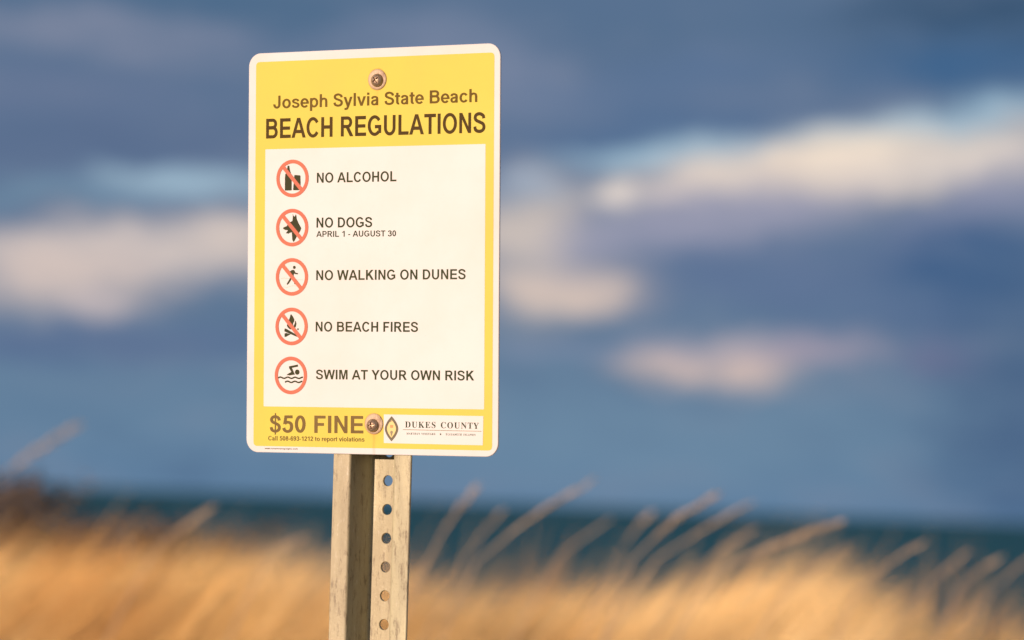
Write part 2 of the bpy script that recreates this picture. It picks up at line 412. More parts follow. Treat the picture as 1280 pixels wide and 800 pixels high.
GL = {
    'A': (1479, [[(0, 0), (312, 0), (739, 1170), (739, 1466), (582, 1466)]] + mirror([[(0, 0), (312, 0), (739, 1170), (739, 1466), (582, 1466)]], 739.5) + box(400, 333, 1079, 580)),
    'B': (1479, ST + pen([(300, 1346), (820, 1346)] + arc(850, 1073, 310, 273, 90, -90) + [(300, 800)]) + pen([(300, 780), (850, 780)] + arc(880, 450, 352, 330, 90, -90) + [(300, 120)])),
    'C': (1479, pen(arc(765, 733, 528, 638, 33, 327, 36))),
    'D': (1479, ST + pen([(300, 1346), (640, 1346)] + arc(680, 733, 550, 613, 90, -90) + [(300, 120)])),
    'E': (1366, ST + box(150, 0, 1275, 248) + box(150, 610, 1195, 855) + box(150, 1218, 1245, 1466)),
    'F': (1251, ST + box(150, 600, 1020, 845) + box(150, 1218, 1155, 1466)),
    'G': (1593, pen(arc(790, 733, 562, 638, 36, 316, 36)) + box(1165, 180, 1455, 775) + box(815, 530, 1455, 775)),
    'H': (1479, ST + box(1033, 0, 1329, 1466) + box(150, 605, 1329, 855)),
    'I': (569, box(137, 0, 433, 1466)),
    'J': (1139, pen([(832, 1466), (832, 600)] + arc(510, 440, 322, 340, 0, -188))),
    'K': (1479, ST + [[(446, 470), (446, 890), (985, 1466), (1383, 1466)], [(615, 660), (830, 900), (1455, 0), (1070, 0)]]),
    'L': (1251, ST + box(150, 0, 1180, 248)),
    'M': (1706, box(145, 0, 420, 1466) + box(1285, 0, 1560, 1466) + [[(330, 1466), (588, 1466), (855, 400), (855, 0), (715, 0)]] + mirror([[(330, 1466), (588, 1466), (855, 400), (855, 0), (715, 0)]], 852.5)),
    'N': (1479, box(150, 0, 425, 1466) + box(1050, 0, 1325, 1466) + [[(150, 1466), (440, 1466), (1325, 0), (1037, 0)]]),
    'O': (1593, pen(arc(797, 733, 562, 638, 0, 360, 44))),
    'P': (1366, ST + pen([(300, 1346), (780, 1346)] + arc(800, 1009, 350, 337, 90, -90) + [(300, 672)])),
    'R': (1479, ST + pen([(300, 1346), (810, 1346)] + arc(830, 1035, 335, 311, 90, -90) + [(300, 724)]) + [[(660, 640), (980, 700), (1445, 0), (1090, 0)]]),
    'S': (1366, pen(spline(Sp))),
    'T': (1251, box(43, 1218, 1208, 1466) + box(478, 0, 774, 1466)),
    'U': (1479, pen([(297, 1466), (297, 700)] + arc(740, 545, 443, 448, 180, 360) + [(1183, 1466)])),
    'V': (1366, Vl + mirror(Vl, 683)),
    'W': (1933, [[(8, 1466), (312, 1466), (640, 0), (350, 0)], [(800, 1466), (1100, 1466), (640, 0), (400, 0)], [(835, 1466), (1130, 1466), (1540, 0), (1293, 0)], [(1620, 1466), (1925, 1466), (1583, 0), (1293, 0)]]),
    'Y': (1366, box(535, 0, 831, 640) + [[(0, 1466), (345, 1466), (760, 760), (683, 560), (535, 600)], [(1366, 1466), (1021, 1466), (606, 760), (683, 560), (831, 600)]]),
    '$': (1139, pen(spline([(x * 0.82 + 10, y * 0.98 + 15) for x, y in Sp]), 265) + box(515, -190, 625, 1650)),
    '0': (1139, pen(arc(570, 735, 345, 622, 0, 360, 36))),
    '1': (1139, box(570, 0, 850, 1466) + [[(850, 1466), (622, 1466), (430, 1280), (190, 1195), (190, 950), (580, 1130)]]),
    '2': (1139, pen(spline([(222, 1020), (300, 1260), (580, 1348), (860, 1250), (905, 1030), (800, 800), (480, 460), (260, 130)])) + box(80, 0, 1035, 250)),
    '3': (1139, pen(spline([(215, 1080), (310, 1280), (560, 1350), (820, 1260), (870, 1080), (770, 880), (500, 800)])) + pen(spline([(500, 790), (820, 700), (915, 430), (830, 190), (560, 100), (290, 180), (200, 400)]))),
    '5': (1139, box(300, 1218, 1000, 1466) + [[(275, 1466), (540, 1466), (430, 780), (150, 700)]] + pen(spline([(290, 760), (430, 860), (600, 885), (840, 780), (920, 500), (830, 210), (560, 97), (300, 190), (200, 400)]))),
    '6': (1139, six), '9': (1139, [[(1142 - x, 1468 - y) for x, y in q] for q in six]),
    '8': (1139, pen(arc(570, 1080, 300, 270, 0, 360, 30)) + pen(arc(570, 440, 352, 342, 0, 360, 30))),
    '-': (682, box(90, 390, 590, 640)), '.': (569, box(150, 0, 430, 280)),
    'a': (1139, pen(spline([(205, 740), (300, 910), (560, 958), (790, 880), (845, 700), (845, 400)]) + [(845, 0)], 270, 210) + pen(spline([(840, 610), (560, 560), (290, 480), (220, 290), (310, 130), (520, 92), (740, 190), (840, 400)]), 260, 200)),
    'c': (1139, pen(arc(600, 531, 395, 443, 33, 327, 30), 275, 225)),
    'e': (1139, pen(arc(575, 531, 395, 443, 0, 322, 32), 275, 215) + box(210, 430, 1108, 620)),
    'g': (1251, pen(arc(600, 560, 390, 415, 0, 360, 30), 270, 215) + pen([(985, 1062), (985, 0)] + arc(600, -60, 385, 270, 0, -165, 14), 270, 215)),
    'h': (1251, box(135, 0, 416, 1466) + pen(spline([(276, 560), (370, 850), (640, 950), (890, 880), (972, 650)]) + [(972, 0)], 278, 225)),
    'i': (569, box(144, 0, 425, 1062) + box(144, 1206, 425, 1466)),
    'l': (569, box(144, 0, 425, 1466)),
    'm': (1821, box(135, 0, 416, 1062) + pen(spline([(276, 600), (350, 860), (600, 950), (820, 880), (900, 650)]) + [(900, 0)], 270, 225) + pen(spline([(900, 600), (980, 860), (1200, 950), (1440, 880), (1540, 650)]) + [(1540, 0)], 270, 225)),
    'n': (1251, box(135, 0, 416, 1062) + pen(spline([(276, 560), (370, 850), (640, 950), (890, 880), (972, 650)]) + [(972, 0)], 278, 225)),
    'o': (1251, pen(arc(625, 531, 408, 443, 0, 360, 34), 280, 225)),
    'p': (1251, box(135, -404, 416, 1062) + pen(arc(655, 531, 390, 443, 0, 360, 34), 275, 225)),
    'r': (797, box(133, 0, 414, 1062) + pen(spline([(274, 560), (350, 820), (540, 935), (760, 920)]), 270, 235)),
    's': (1139, pen(spline([(895, 755), (800, 905), (560, 962), (310, 900), (240, 765), (330, 640), (580, 560), (840, 460), (912, 300), (790, 145), (560, 95), (300, 155), (185, 325)]), 265, 205)),
    't': (682, pen([(305, 1330), (305, 380)] + arc(475, 290, 170, 180, 180, 290, 8), 280, 220) + box(15, 850, 640, 1062)),
    'v': (1139, vl + mirror(vl, 569)),
    'w': (1593, [[(10, 1062), (290, 1062), (560, 0), (290, 0)], [(660, 1062), (900, 1062), (560, 0), (330, 0)], [(693, 1062), (933, 1062), (1263, 0), (1033, 0)], [(1303, 1062), (1583, 1062), (1303, 0), (1033, 0)]]),
    'y': (1139, [[(12, 1062), (314, 1062), (700, 30), (435, -30)], [(1130, 1062), (838, 1062), (440, -30), (680, -130)]] + pen(spline([(565, -20), (470, -240), (330, -300), (130, -290)]), 262, 230)),
}
def text_mesh(s, x0, z0, x1, z1, cap, weight=1.0, y=-0.3):
    """lettering whose caps stand `cap` mm high on a base line from (x0, z0) to (x1, z1)"""
    k = cap / 1466.0
    at, polys, lo, hi = 0.0, [], 1e9, -1e9
    for ch in s:
        if ch == ' ': at += 569; continue
        adv, gl = GL[ch]
        for j, q in enumerate(gl):
            P_ = [(at + a_, b_) for a_, b_ in q]
            if len(gl) > 12 and j < len(gl): pass
            lo = min(lo, min(p_[0] for p_ in P_)); hi = max(hi, max(p_[0] for p_ in P_))
            polys.append(P_)
        at += adv
    sx_ = (x1 - x0) / (hi - lo); slope = (z1 - z0) / (x1 - x0)
    V, F = [], []
    for j, P_ in enumerate(polys):
        ar = sum(P_[i - 1][0] * P_[i][1] - P_[i][0] * P_[i - 1][1] for i in range(len(P_)))
        if ar < 0: P_ = P_[::-1]
        yy = y - 0.0004 * (j % 97)          # each pen stroke lies a hair above the last: no two faces share a plane
        b0 = len(V)
        for a_, b_ in P_:
            X = (a_ - lo) * sx_
            V.append(((x0 + X) * MM, yy * MM, (z0 + slope * X + b_ * k) * MM))
        F.append(list(range(b0, len(V))))
    return mesh('lettering', V, F)
def serif_mesh(s, x0, z0, x1, z1, cap, y=-0.4, spacing=0.0):
    at, loops, lo, hi = 0.0, [], 1e9, -1e9
    for ch in s:
        if ch == ' ': at += 260 + spacing; continue
        if ch == "'":
            loops.append([(at + 20, 455), (at + 90, 455), (at + 75, 300), (at + 40, 300)]); at += 110; continue
        adv, gl = SERIF[ch]
        for q in gl: loops.append([(at + q[i], q[i + 1]) for i in range(0, len(q), 2)])
        at += adv + spacing
    lo = min(p_[0] for q in loops for p_ in q); hi = max(p_[0] for q in loops for p_ in q)
    k = cap / 455.0; sx_ = (x1 - x0) / (hi - lo); slope = (z1 - z0) / (x1 - x0)
    cu = bpy.data.curves.new('outline', 'CURVE'); cu.dimensions = '2D'; cu.fill_mode = 'BOTH'; cu.resolution_u = 1
    for q in loops:
        sp = cu.splines.new('POLY'); sp.points.add(len(q) - 1); sp.use_cyclic_u = True
        for p_, (a_, b_) in zip(sp.points, q):
            X = (a_ - lo) * sx_
            p_.co = (x0 + X, z0 + slope * X + b_ * k, 0, 1)
    o = bpy.data.objects.new('outline', cu); C.objects.link(o)
    me = bpy.data.meshes.new_from_object(o.evaluated_get(bpy.context.evaluated_depsgraph_get()))
    bpy.data.objects.remove(o)
    me.name = 'lettering'
    for v_ in me.vertices: v_.co = (v_.co.x * MM, y * MM, v_.co.y * MM)
    me.materials.clear(); me.update()
    return me
SERIF = json.loads('{"A":[437,[[-9,0,-9,18,4,19,14,24,24,30,32,41,41,55,49,75,206,466,224,465,384,87,394,65,403,47,411,34,420,25,430,20,443,18,443,0,229,0,229,18,259,21,277,30,283,46,282,54,279,66,273,81,253,132,103,132,79,71,76,59,75,48,80,32,96,21,124,18,128,18,128,0],[113,161,242,161,177,319]]],"B":[443,[[16,0,16,17,36,20,52,25,62,32,69,44,73,60,75,82,75,369,74,386,72,401,69,412,65,421,59,428,51,433,41,436,30,438,15,439,15,455,220,455,284,451,333,439,368,418,389,388,396,351,392,320,379,294,357,274,326,258,287,247,334,235,371,217,397,194,413,165,418,132,413,93,397,61,371,35,351,22,327,12,300,6,271,1,238,0],[182,252,188,252,220,254,245,261,263,272,275,290,282,314,285,345,283,373,278,395,269,412,257,424,239,431,216,434,203,433,193,430,188,425,185,417,183,406,182,391],[222,24,248,27,268,35,283,49,293,69,299,95,301,128,298,162,290,188,277,208,258,221,231,228,197,231,182,231,182,65,183,51,186,41,190,33,198,28,208,25]]],"C":[468,[[257,-11,230,-10,205,-6,181,0,159,9,137,20,105,43,78,71,56,104,45,127,37,150,31,175,27,201,26,228,27,255,31,281,37,306,45,329,56,351,79,384,106,412,139,435,160,446,183,454,207,461,233,464,259,465,292,463,328,454,367,440,374,437,381,436,388,435,402,439,413,449,419,465,437,465,437,308,420,308,403,347,381,380,356,407,328,427,298,439,265,443,222,435,187,409,163,365,149,304,144,226,149,153,165,97,192,56,230,32,278,24,305,26,331,33,358,45,383,61,407,81,428,106,447,89,418,53,384,25,345,5,303,-7]]],"D":[496,[[20,0,20,17,39,19,53,23,63,30,69,39,73,54,74,75,74,374,72,397,68,415,61,426,50,433,35,437,15,439,15,455,222,455,268,453,309,446,346,434,378,418,405,396,428,371,445,341,458,307,466,269,468,228,459,146,430,82,382,36,315,9,228,0],[222,24,262,30,295,47,319,75,331,97,339,124,346,155,349,190,351,229,345,303,330,360,305,401,269,425,223,433,208,432,197,429,190,423,185,415,183,402,182,385,182,72,183,55,185,42,190,34,197,29,208,25]]],"E":[442,[[14,0,14,17,35,18,51,22,62,30,70,41,74,57,75,78,75,369,74,394,69,413,62,425,51,433,36,437,16,439,16,455,399,455,399,320,383,320,375,357,361,386,340,406,312,420,276,428,232,430,219,430,208,429,200,428,194,426,189,422,186,417,184,410,183,400,183,388,183,246,193,246,221,248,243,256,259,269,272,288,281,313,288,345,304,345,304,118,287,118,284,143,280,164,273,181,264,195,254,206,241,213,225,218,207,221,185,222,183,222,183,67,184,53,187,42,192,35,201,31,213,28,230,28,261,29,289,32,313,39,335,48,354,60,371,75,386,94,399,116,411,143,430,143,402,0]]],"H":[523,[[15,0,15,17,36,20,52,24,62,32,69,43,73,59,75,81,75,379,73,398,69,413,62,424,51,431,36,436,16,439,16,455,242,455,242,439,227,437,214,435,204,432,197,428,191,422,187,415,184,406,183,394,182,379,182,251,342,251,342,379,341,394,340,406,337,415,334,422,328,428,320,432,310,435,298,437,282,439,282,455,507,455,507,439,486,436,471,431,461,424,454,414,451,399,449,379,449,81,451,60,455,44,461,33,471,25,487,20,507,17,507,0,282,0,282,17,303,20,318,24,329,31,336,41,340,58,342,81,342,221,182,221,182,81,183,59,187,43,194,32,205,24,221,20,242,17,242,0]]],"I":[261,[[13,0,13,17,34,21,50,26,61,32,69,42,74,56,75,75,75,387,74,405,70,419,63,427,52,433,36,437,13,439,13,455,244,455,244,439,223,437,207,433,196,427,188,419,184,405,183,387,183,77,183,64,185,53,187,44,192,37,198,31,206,26,216,23,230,20,246,17,246,0]]],"K":[510,[[16,0,16,17,37,20,53,24,63,32,70,43,74,59,75,81,75,379,74,398,70,413,63,424,52,432,37,436,17,439,17,455,242,455,242,439,227,437,215,435,205,432,197,428,191,422,187,415,185,406,183,394,183,379,183,234,321,373,336,391,345,406,349,418,342,430,323,436,291,439,291,455,486,455,486,439,477,439,453,435,428,426,401,411,374,389,345,361,271,285,463,46,471,37,479,30,487,25,496,21,506,19,519,17,519,0,281,0,281,17,306,18,312,19,318,20,322,21,328,24,332,29,334,34,332,42,326,53,316,66,199,214,183,198,183,81,184,59,188,43,195,32,205,24,221,20,242,17,242,0]]],"L":[426,[[15,0,15,17,36,20,52,24,62,32,69,43,73,59,75,81,75,379,73,399,69,414,62,425,51,432,36,436,16,439,16,455,250,455,250,439,233,438,219,436,208,434,199,430,193,424,188,416,185,407,183,394,182,379,182,83,182,68,183,56,185,47,188,40,193,35,200,31,208,29,220,28,234,28,264,29,291,33,315,40,335,49,354,63,370,80,384,100,397,125,409,154,427,154,402,0]]],"M":[634,[[14,0,14,17,34,20,50,24,61,32,69,43,74,58,75,79,75,382,75,396,73,407,71,416,66,423,61,428,53,432,43,435,30,437,15,439,15,455,185,455,317,142,449,455,617,455,617,439,598,436,583,430,573,423,566,412,561,397,560,378,560,85,561,68,562,54,565,43,569,34,574,28,582,23,591,20,602,18,617,17,617,0,396,0,396,17,410,19,423,22,433,25,440,29,446,36,450,44,453,54,454,68,455,83,455,399,288,0,270,0,105,389,105,80,107,57,112,41,120,30,131,23,148,19,169,17,169,0]]],"N":[494,[[403,-11,107,350,107,79,108,57,112,42,119,31,129,24,145,20,167,17,167,0,18,0,18,17,33,18,45,20,54,23,61,27,67,33,71,41,74,51,75,64,76,79,76,388,56,412,43,427,36,433,31,435,25,437,18,439,18,455,156,455,391,169,391,377,390,392,389,404,386,414,382,421,376,427,369,431,359,435,346,437,331,439,331,455,480,455,480,439,459,436,443,432,433,425,427,414,423,398,422,377,422,-11]]],"O":[525,[[261,-11,228,-9,198,-3,169,7,142,21,117,38,94,58,75,81,58,106,45,134,35,163,29,195,28,228,29,260,35,292,45,321,58,349,75,374,95,397,117,417,143,434,170,448,200,458,232,464,265,466,298,464,328,458,357,448,384,435,409,418,431,399,451,376,467,351,481,323,490,293,496,261,498,228,496,195,490,163,481,134,467,106,450,81,430,58,408,38,383,21,355,7,325,-3,294,-9],[265,12,306,21,338,47,361,90,375,150,379,228,378,268,374,304,368,337,359,365,348,389,324,419,294,437,260,443,219,435,186,409,163,366,150,305,145,228,146,188,150,151,157,119,166,91,177,67,201,37,230,18]]],"R":[473,[[15,0,15,17,36,20,52,24,62,32,69,43,73,59,75,81,75,379,73,398,69,413,62,424,51,431,36,436,16,439,16,455,217,455,255,454,289,451,319,445,345,436,367,426,395,403,412,372,417,334,413,303,401,277,380,255,352,237,315,224,432,50,439,40,446,32,452,26,459,21,468,18,478,17,480,17,480,0,338,0,201,212,182,212,182,81,183,59,187,43,194,32,205,24,221,20,242,17,242,0],[182,234,203,234,235,236,261,245,280,258,293,278,301,304,304,336,300,370,291,397,275,416,253,427,224,431,209,430,197,427,190,422,185,414,183,402,182,385]]],"S":[390,[[43,-11,43,158,62,158,75,113,91,77,111,50,136,30,164,19,197,15,220,17,241,24,257,36,269,51,276,69,279,89,273,117,255,140,225,160,163,191,127,210,99,231,77,253,62,276,53,302,50,332,52,358,57,381,67,403,80,421,96,437,115,449,136,459,160,464,185,466,199,466,213,464,229,461,246,458,264,453,282,448,291,446,300,445,310,447,317,454,320,466,339,466,339,319,322,319,315,343,305,365,293,385,280,402,265,417,248,429,231,438,213,443,194,445,173,443,155,437,140,426,128,413,122,398,120,380,121,364,127,349,137,336,151,325,168,314,189,303,253,273,279,260,300,247,317,233,331,219,342,204,350,188,355,171,358,153,359,133,357,106,350,80,339,58,323,38,304,21,281,8,254,-2,225,-8,192,-10,181,-10,170,-9,158,-8,147,-6,136,-3,126,1,115,4,106,7,98,9,85,12,78,12,73,10,69,7,66,3,64,-3,61,-11]]],"T":[423,[[92,0,92,17,114,19,130,23,142,31,150,42,154,59,156,81,156,433,149,433,116,430,88,420,65,403,47,380,35,352,29,318,11,318,11,455,410,455,410,317,394,317,385,359,368,391,343,415,310,429,269,433,263,433,263,81,265,58,269,41,276,30,288,23,305,19,328,17,328,0]]],"U":[492,[[248,-13,213,-11,182,-6,155,2,133,14,114,29,99,47,88,69,80,94,75,123,73,155,73,379,72,398,68,413,61,424,50,431,35,436,15,439,15,455,240,455,240,439,225,437,213,435,202,432,195,428,189,422,185,415,183,406,181,394,181,379,181,140,183,104,191,74,203,51,221,35,245,25,275,22,317,28,350,44,373,71,388,110,392,159,392,378,391,398,387,413,379,423,368,431,351,436,328,439,328,455,474,455,474,439,456,435,442,429,433,421,427,411,424,396,422,378,422,181,421,142,416,108,407,78,395,53,380,32,361,16,338,3,312,-6,282,-11]]],"V":[428,[[212,-13,44,381,37,396,30,409,22,420,14,429,1,435,-14,439,-14,455,211,455,211,439,192,438,177,436,166,432,159,427,154,419,152,410,153,402,156,391,161,378,259,143,348,377,352,389,354,400,355,409,353,419,349,427,342,432,331,435,317,438,299,439,299,455,442,455,442,439,429,437,418,434,408,427,400,418,391,403,382,383,230,-13]]],"Y":[426,[[101,0,101,17,122,20,138,24,148,32,155,43,159,59,161,81,161,179,46,387,35,406,24,421,14,429,1,435,-13,438,-13,455,207,455,207,438,195,438,184,437,175,435,167,432,161,428,157,423,156,416,157,409,159,401,164,392,248,226,333,366,342,382,347,396,349,408,343,424,326,435,298,438,295,438,295,455,439,455,439,438,428,435,418,431,409,424,400,416,392,405,383,392,268,203,268,81,269,59,273,43,280,32,291,24,307,20,328,17,328,0]]],"Z":[442,[[20,0,20,11,276,430,214,430,186,429,162,425,141,420,123,412,108,401,94,386,82,367,71,344,61,316,44,316,57,455,406,455,406,443,153,29,239,29,282,32,319,43,349,61,374,87,393,121,407,164,424,164,407,0]]]}')
def lettering(s, x0, z0, x1, z1, cap, mat, y=-0.30, parent=None, label=None, serif=False, spacing=0.0):
    me = serif_mesh(s, x0, z0, x1, z1, cap, y, spacing) if serif else text_mesh(s, x0, z0, x1, z1, cap, y=y)
    o = part('lettering', me, mat) if parent is None else link('lettering', me, mat, parent)
    if label: o['label'] = label
    return o
lettering('Joseph Sylvia State Beach', -101.1, 128.0, 104.8, 127.6, 11.4, M_ink_title, label='brown title line in upper and lower case on the yellow')
lettering('BEACH REGULATIONS', -108.4, 101.5, 112.9, 101.0, 17.6, M_ink_dark, label='large dark headline in capitals on the yellow')
for s, x0, z0, x1, z1, cap in (('NO ALCOHOL', -55.4, 61.0, 25.3, 60.8, 8.9), ('NO DOGS', -55.5, 21.4, 1.2, 21.1, 8.9),
                               ('NO WALKING ON DUNES', -55.4, -25.0, 94.5, -25.1, 8.8),
                               ('NO BEACH FIRES', -55.6, -70.3, 47.8, -70.6, 8.7), ('SWIM AT YOUR OWN RISK', -55.0, -112.4, 103.6, -112.4, 8.5)):
    lettering(s, x0, z0, x1, z1, cap, M_ink_text, label='rule line in olive capitals reading ' + s.lower())
lettering('APRIL 1 - AUGUST 30', -55.6, 13.2, 25.3, 12.8, 5.2, M_ink_text, label='small date line under the dog rule')
lettering('$50 FINE', -102.4, -160.0, -6.4, -159.5, 15.3, M_ink_fine, label='large brown fine amount at the bottom left')
lettering('Call 508-693-1212 to report violations', -103.9, -167.1, -5.2, -166.7, 4.0, M_ink_fine, label='small phone line under the fine')
lettering('www.nnornnavaysigns.com', -107.7, -174.9, -73.3, -174.8, 1.5, M_ink_fine, y=-0.12, label='tiny maker line on the bottom border')

# ---- county label
lab_me = mesh('county_label', *flat([(14.2, -142.6), (14.4, -167.6), (112.3, -168.0), (112.7, -142.9)], -0.30))
logo = part('county_label', lab_me, M_field)
lettering('DUKES COUNTY', 35.6, -153.7, 108.4, -153.9, 5.2, M_ink_text, y=-0.40, parent=logo, serif=True, spacing=60)
link('rule_line', mesh('rule_line', *flat([(33.4, -155.3), (33.4, -155.85), (111, -156.25), (111, -155.75)], -0.40)), M_seal_grey, logo)
lettering("MARTHA'S VINEYARD", 37.1, -159.8, 65.6, -159.85, 1.7, M_ink_text, y=-0.40, parent=logo, serif=True, spacing=90)
lettering("ELIZABETH ISLANDS", 76.0, -159.9, 105.1, -159.95, 1.7, M_ink_text, y=-0.40, parent=logo, serif=True, spacing=90)
S = [(70.9 + (1.1 if k % 2 == 0 else 0.5) * math.sin(k * math.pi / 5), -159.05 + (1.1 if k % 2 == 0 else 0.5) * math.cos(k * math.pi / 5)) for k in range(10)]
link('star', mesh('star', *flat(S, -0.40)), M_ink_text, logo)
def almond(rx, rz, cx=22.1, cz=-155.0, n=16):
    P_ = []
    for sgn in (1, -1):
        for k in range(n):
            t_ = -1 + 2 * k / n
            P_.append((cx + sgn * rx * (1 - abs(t_) ** 1.75), cz + sgn * t_ * -rz))
    return P_
link('seal_ring', mesh('seal_ring', *flat(almond(6.8, 11.0), -0.40)), M_seal_ring, logo)
link('seal_centre', mesh('seal_centre', *flat(almond(4.5, 7.9), -0.48)), M_seal_fill, logo)
link('seal_emblem', mesh('seal_emblem', *flat([(20.6, -151.7), (20.8, -154.2), (23.6, -154.2), (23.8, -151.7)], -0.56)), M_seal_red, logo)
link('seal_emblem', mesh('seal_emblem', *flat([(20.7, -157.6), (21.9, -161.6), (22.3, -161.6), (23.7, -157.6), (22.2, -156.6)], -0.56)), M_seal_grey, logo)
link('seal_emblem', mesh('seal_emblem', *flat([(20.4, -148.6), (23.2, -147.2), (23.6, -147.7), (20.9, -149.2)], -0.56)), M_seal_grey, logo)

# ---- the five round symbols
def ring_mesh(r0, r1, slash, y):
    V, F = [], []
    N = 72
    for k in range(N):
        a_ = 2 * math.pi * k / N
        for r in (r0, r1): V.append((r * math.cos(a_), r * math.sin(a_)))
    F = [[2 * k, 2 * k + 1, 2 * ((k + 1) % N) + 1, 2 * ((k + 1) % N)] for k in range(N)]
    if slash:
        # bar from upper left to lower right, its ends on the inner circle
        a_ = math.radians(-47); c_, s_ = math.cos(a_), math.sin(a_)
        hw, L = 1.75, []
        for sgn in (1, -1):
            for k in range(7):
                o_ = hw * (1 - 2 * k / 6) * sgn
                x_ = sgn * (math.sqrt(r0 * r0 - o_ * o_) + 0.02)
                L.append((x_ * c_ - o_ * s_, x_ * s_ + o_ * c_))
        b0 = len(V); V += L; F.append([b0 + k for k in range(len(L) - 1, -1, -1)])
    return [(x * MM, y * MM, z * MM) for x, z in V], F
def disc(cx, cz, rx, rz=None, n=20):
    rz = rz or rx
    return [(cx + rx * math.cos(2 * math.pi * k / n), cz + rz * math.sin(2 * math.pi * k / n)) for k in range(n)]
def stroke(pts, wd):
    """a bar of even width along a line of points"""
    A, B = [], []
    for i, p_ in enumerate(pts):
        p0 = Vector(pts[max(i - 1, 0)]); p2 = Vector(pts[min(i + 1, len(pts) - 1)])
        d = (p2 - p0).normalized(); nn = Vector((-d.y, d.x)) * wd / 2
        A.append(tuple(Vector(p_) + nn)); B.append(tuple(Vector(p_) - nn))
    return A + B[::-1]
def smooth_loop(P_, it=2):
    for _ in range(it):
        Q = []
        for i in range(len(P_)):
            a_, b_ = P_[i], P_[(i + 1) % len(P_)]
            Q += [(a_[0] * .8 + b_[0] * .2, a_[1] * .8 + b_[1] * .2), (a_[0] * .2 + b_[0] * .8, a_[1] * .2 + b_[1] * .8)]
        P_ = Q
    return P_
def rel(L, cx, cy):            # shapes drawn around a ring centre, ring radius = 1 in both directions
    return [((x - cx) / 258 * 16.7, -(y - cy) / 304 * 16.7) for x, y in L]
def wave(x0, x1, y, amp, ph, cx, cy):
    return rel([(x0 + (x1 - x0) * k / 40, y - amp * math.cos((x0 + (x1 - x0) * k / 40 - ph) / 118 * 2 * math.pi)) for k in range(41)], cx, cy)
b_ = (348, 414)
bottle = smooth_loop(rel([(266, 205), (297, 205), (299, 250), (318, 318), (334, 358), (336, 590), (336, 608), (226, 608), (226, 590), (225, 352), (250, 318), (262, 250)], *b_), 1)
glass = rel([(376, 364), (382, 358), (466, 366), (474, 374), (480, 598), (474, 606), (366, 606), (358, 598)], *b_)
d_ = (344, 408)
dog = rel([(350, 186), (366, 222), (384, 232), (400, 190), (411, 222), (416, 270), (446, 340), (490, 420), (472, 470), (432, 522), (405, 580), (384, 622),
           (366, 640), (347, 610), (342, 545), (338, 484), (308, 490), (286, 506), (240, 496), (262, 470), (276, 448), (236, 446), (196, 424), (206, 400),
           (252, 384), (290, 330), (345, 300), (352, 250)], *d_)
w_ = (340, 402)
walk = [smooth_loop(rel([(300, 318), (338, 288), (376, 290), (392, 332), (436, 342), (438, 362), (398, 360), (372, 348), (366, 385), (386, 425), (404, 520),
                         (380, 526), (366, 455), (338, 420), (322, 462), (276, 530), (250, 520), (300, 440), (322, 385), (332, 345), (306, 332)], *w_), 1),
        [(a_ * 1.0, c_ * 1.0) for a_, c_ in disc((377 - 340) / 258 * 16.7, (402 - 249) / 304 * 16.7, 1.45)]]
dune = [stroke(rel([(165, 432), (215, 418), (280, 428), (420, 448), (520, 452)], *w_), 0.22), stroke(rel([(200, 560), (260, 572), (330, 548), (400, 545), (450, 572)], *w_), 0.22)]
f_ = (334, 402)
fire = [smooth_loop(rel([(318, 198), (350, 235), (378, 288), (374, 322), (352, 362), (372, 420), (340, 452), (300, 446), (262, 405), (256, 366), (284, 372), (286, 305), (302, 262)], *f_), 1),
        smooth_loop(rel([(392, 298), (412, 350), (404, 402), (384, 430), (366, 396), (386, 345)], *f_), 1),
        rel([(222, 436), (242, 436), (442, 552), (436, 574), (402, 562), (218, 482)], *f_), rel([(222, 514), (250, 508), (322, 526), (240, 572), (222, 570)], *f_),
        disc((436 - 334) / 258 * 16.7, (402 - 446) / 304 * 16.7, 0.8)]
s_ = (323, 392)
swim = [stroke(rel([(292, 262), (436, 232)], *s_), 1.9), rel([(290, 268), (330, 250), (388, 378), (300, 392), (250, 386), (300, 350), (330, 338)], *s_),
        disc((424 - 323) / 258 * 16.7, (392 - 338) / 304 * 16.7, 2.35), stroke(wave(122, 516, 430, 10, 155, *s_), 1.35), stroke(wave(228, 506, 495, 10, 270, *s_), 1.35)]
SYMBOLS = [('alcohol', (-80.5, 65.4), [bottle, glass], True), ('dog', (-80.5, 21.8), [dog], True), ('walking', (-80.4, -21.9), walk, True),
           ('fire', (-80.4, -65.8), fire, True), ('swimming', (-80.8, -109.2), swim, False)]
for what, (cx, cz), shapes, slash in SYMBOLS:
    V, F = ring_mesh(13.4, 16.7, slash, -0.52)
    ring = part('warning_ring', mesh('warning_ring', [(x + cx * MM, y, z + cz * MM) for x, y, z in V], F), M_red)
    ring['label'] = {'alcohol': 'red circle and slash over a bottle and glass', 'dog': 'red circle and slash over a dog head',
                     'walking': 'red circle and slash over a walking figure', 'fire': 'red circle and slash over a campfire',
                     'swimming': 'red circle without slash around a swimmer over waves'}[what]
    V, F = [], []
    for q, sh in enumerate(shapes):
        b0 = len(V); V += [((x + cx) * MM, -(0.30 + 0.025 * q) * MM, (z + cz) * MM) for x, z in sh]; F.append(list(range(b0, len(V))))
    link('pictogram', mesh('pictogram', V, F), M_ink_pict, ring)
    if what == 'walking':
        V, F = [], []
        for sh in dune:
            b0 = len(V); V += [((x + cx) * MM, -0.27 * MM, (z + cz) * MM) for x, z in sh]; F.append(list(range(b0, len(V))))
        link('dune_line', mesh('dune_line', V, F), M_ink_faint, ring)

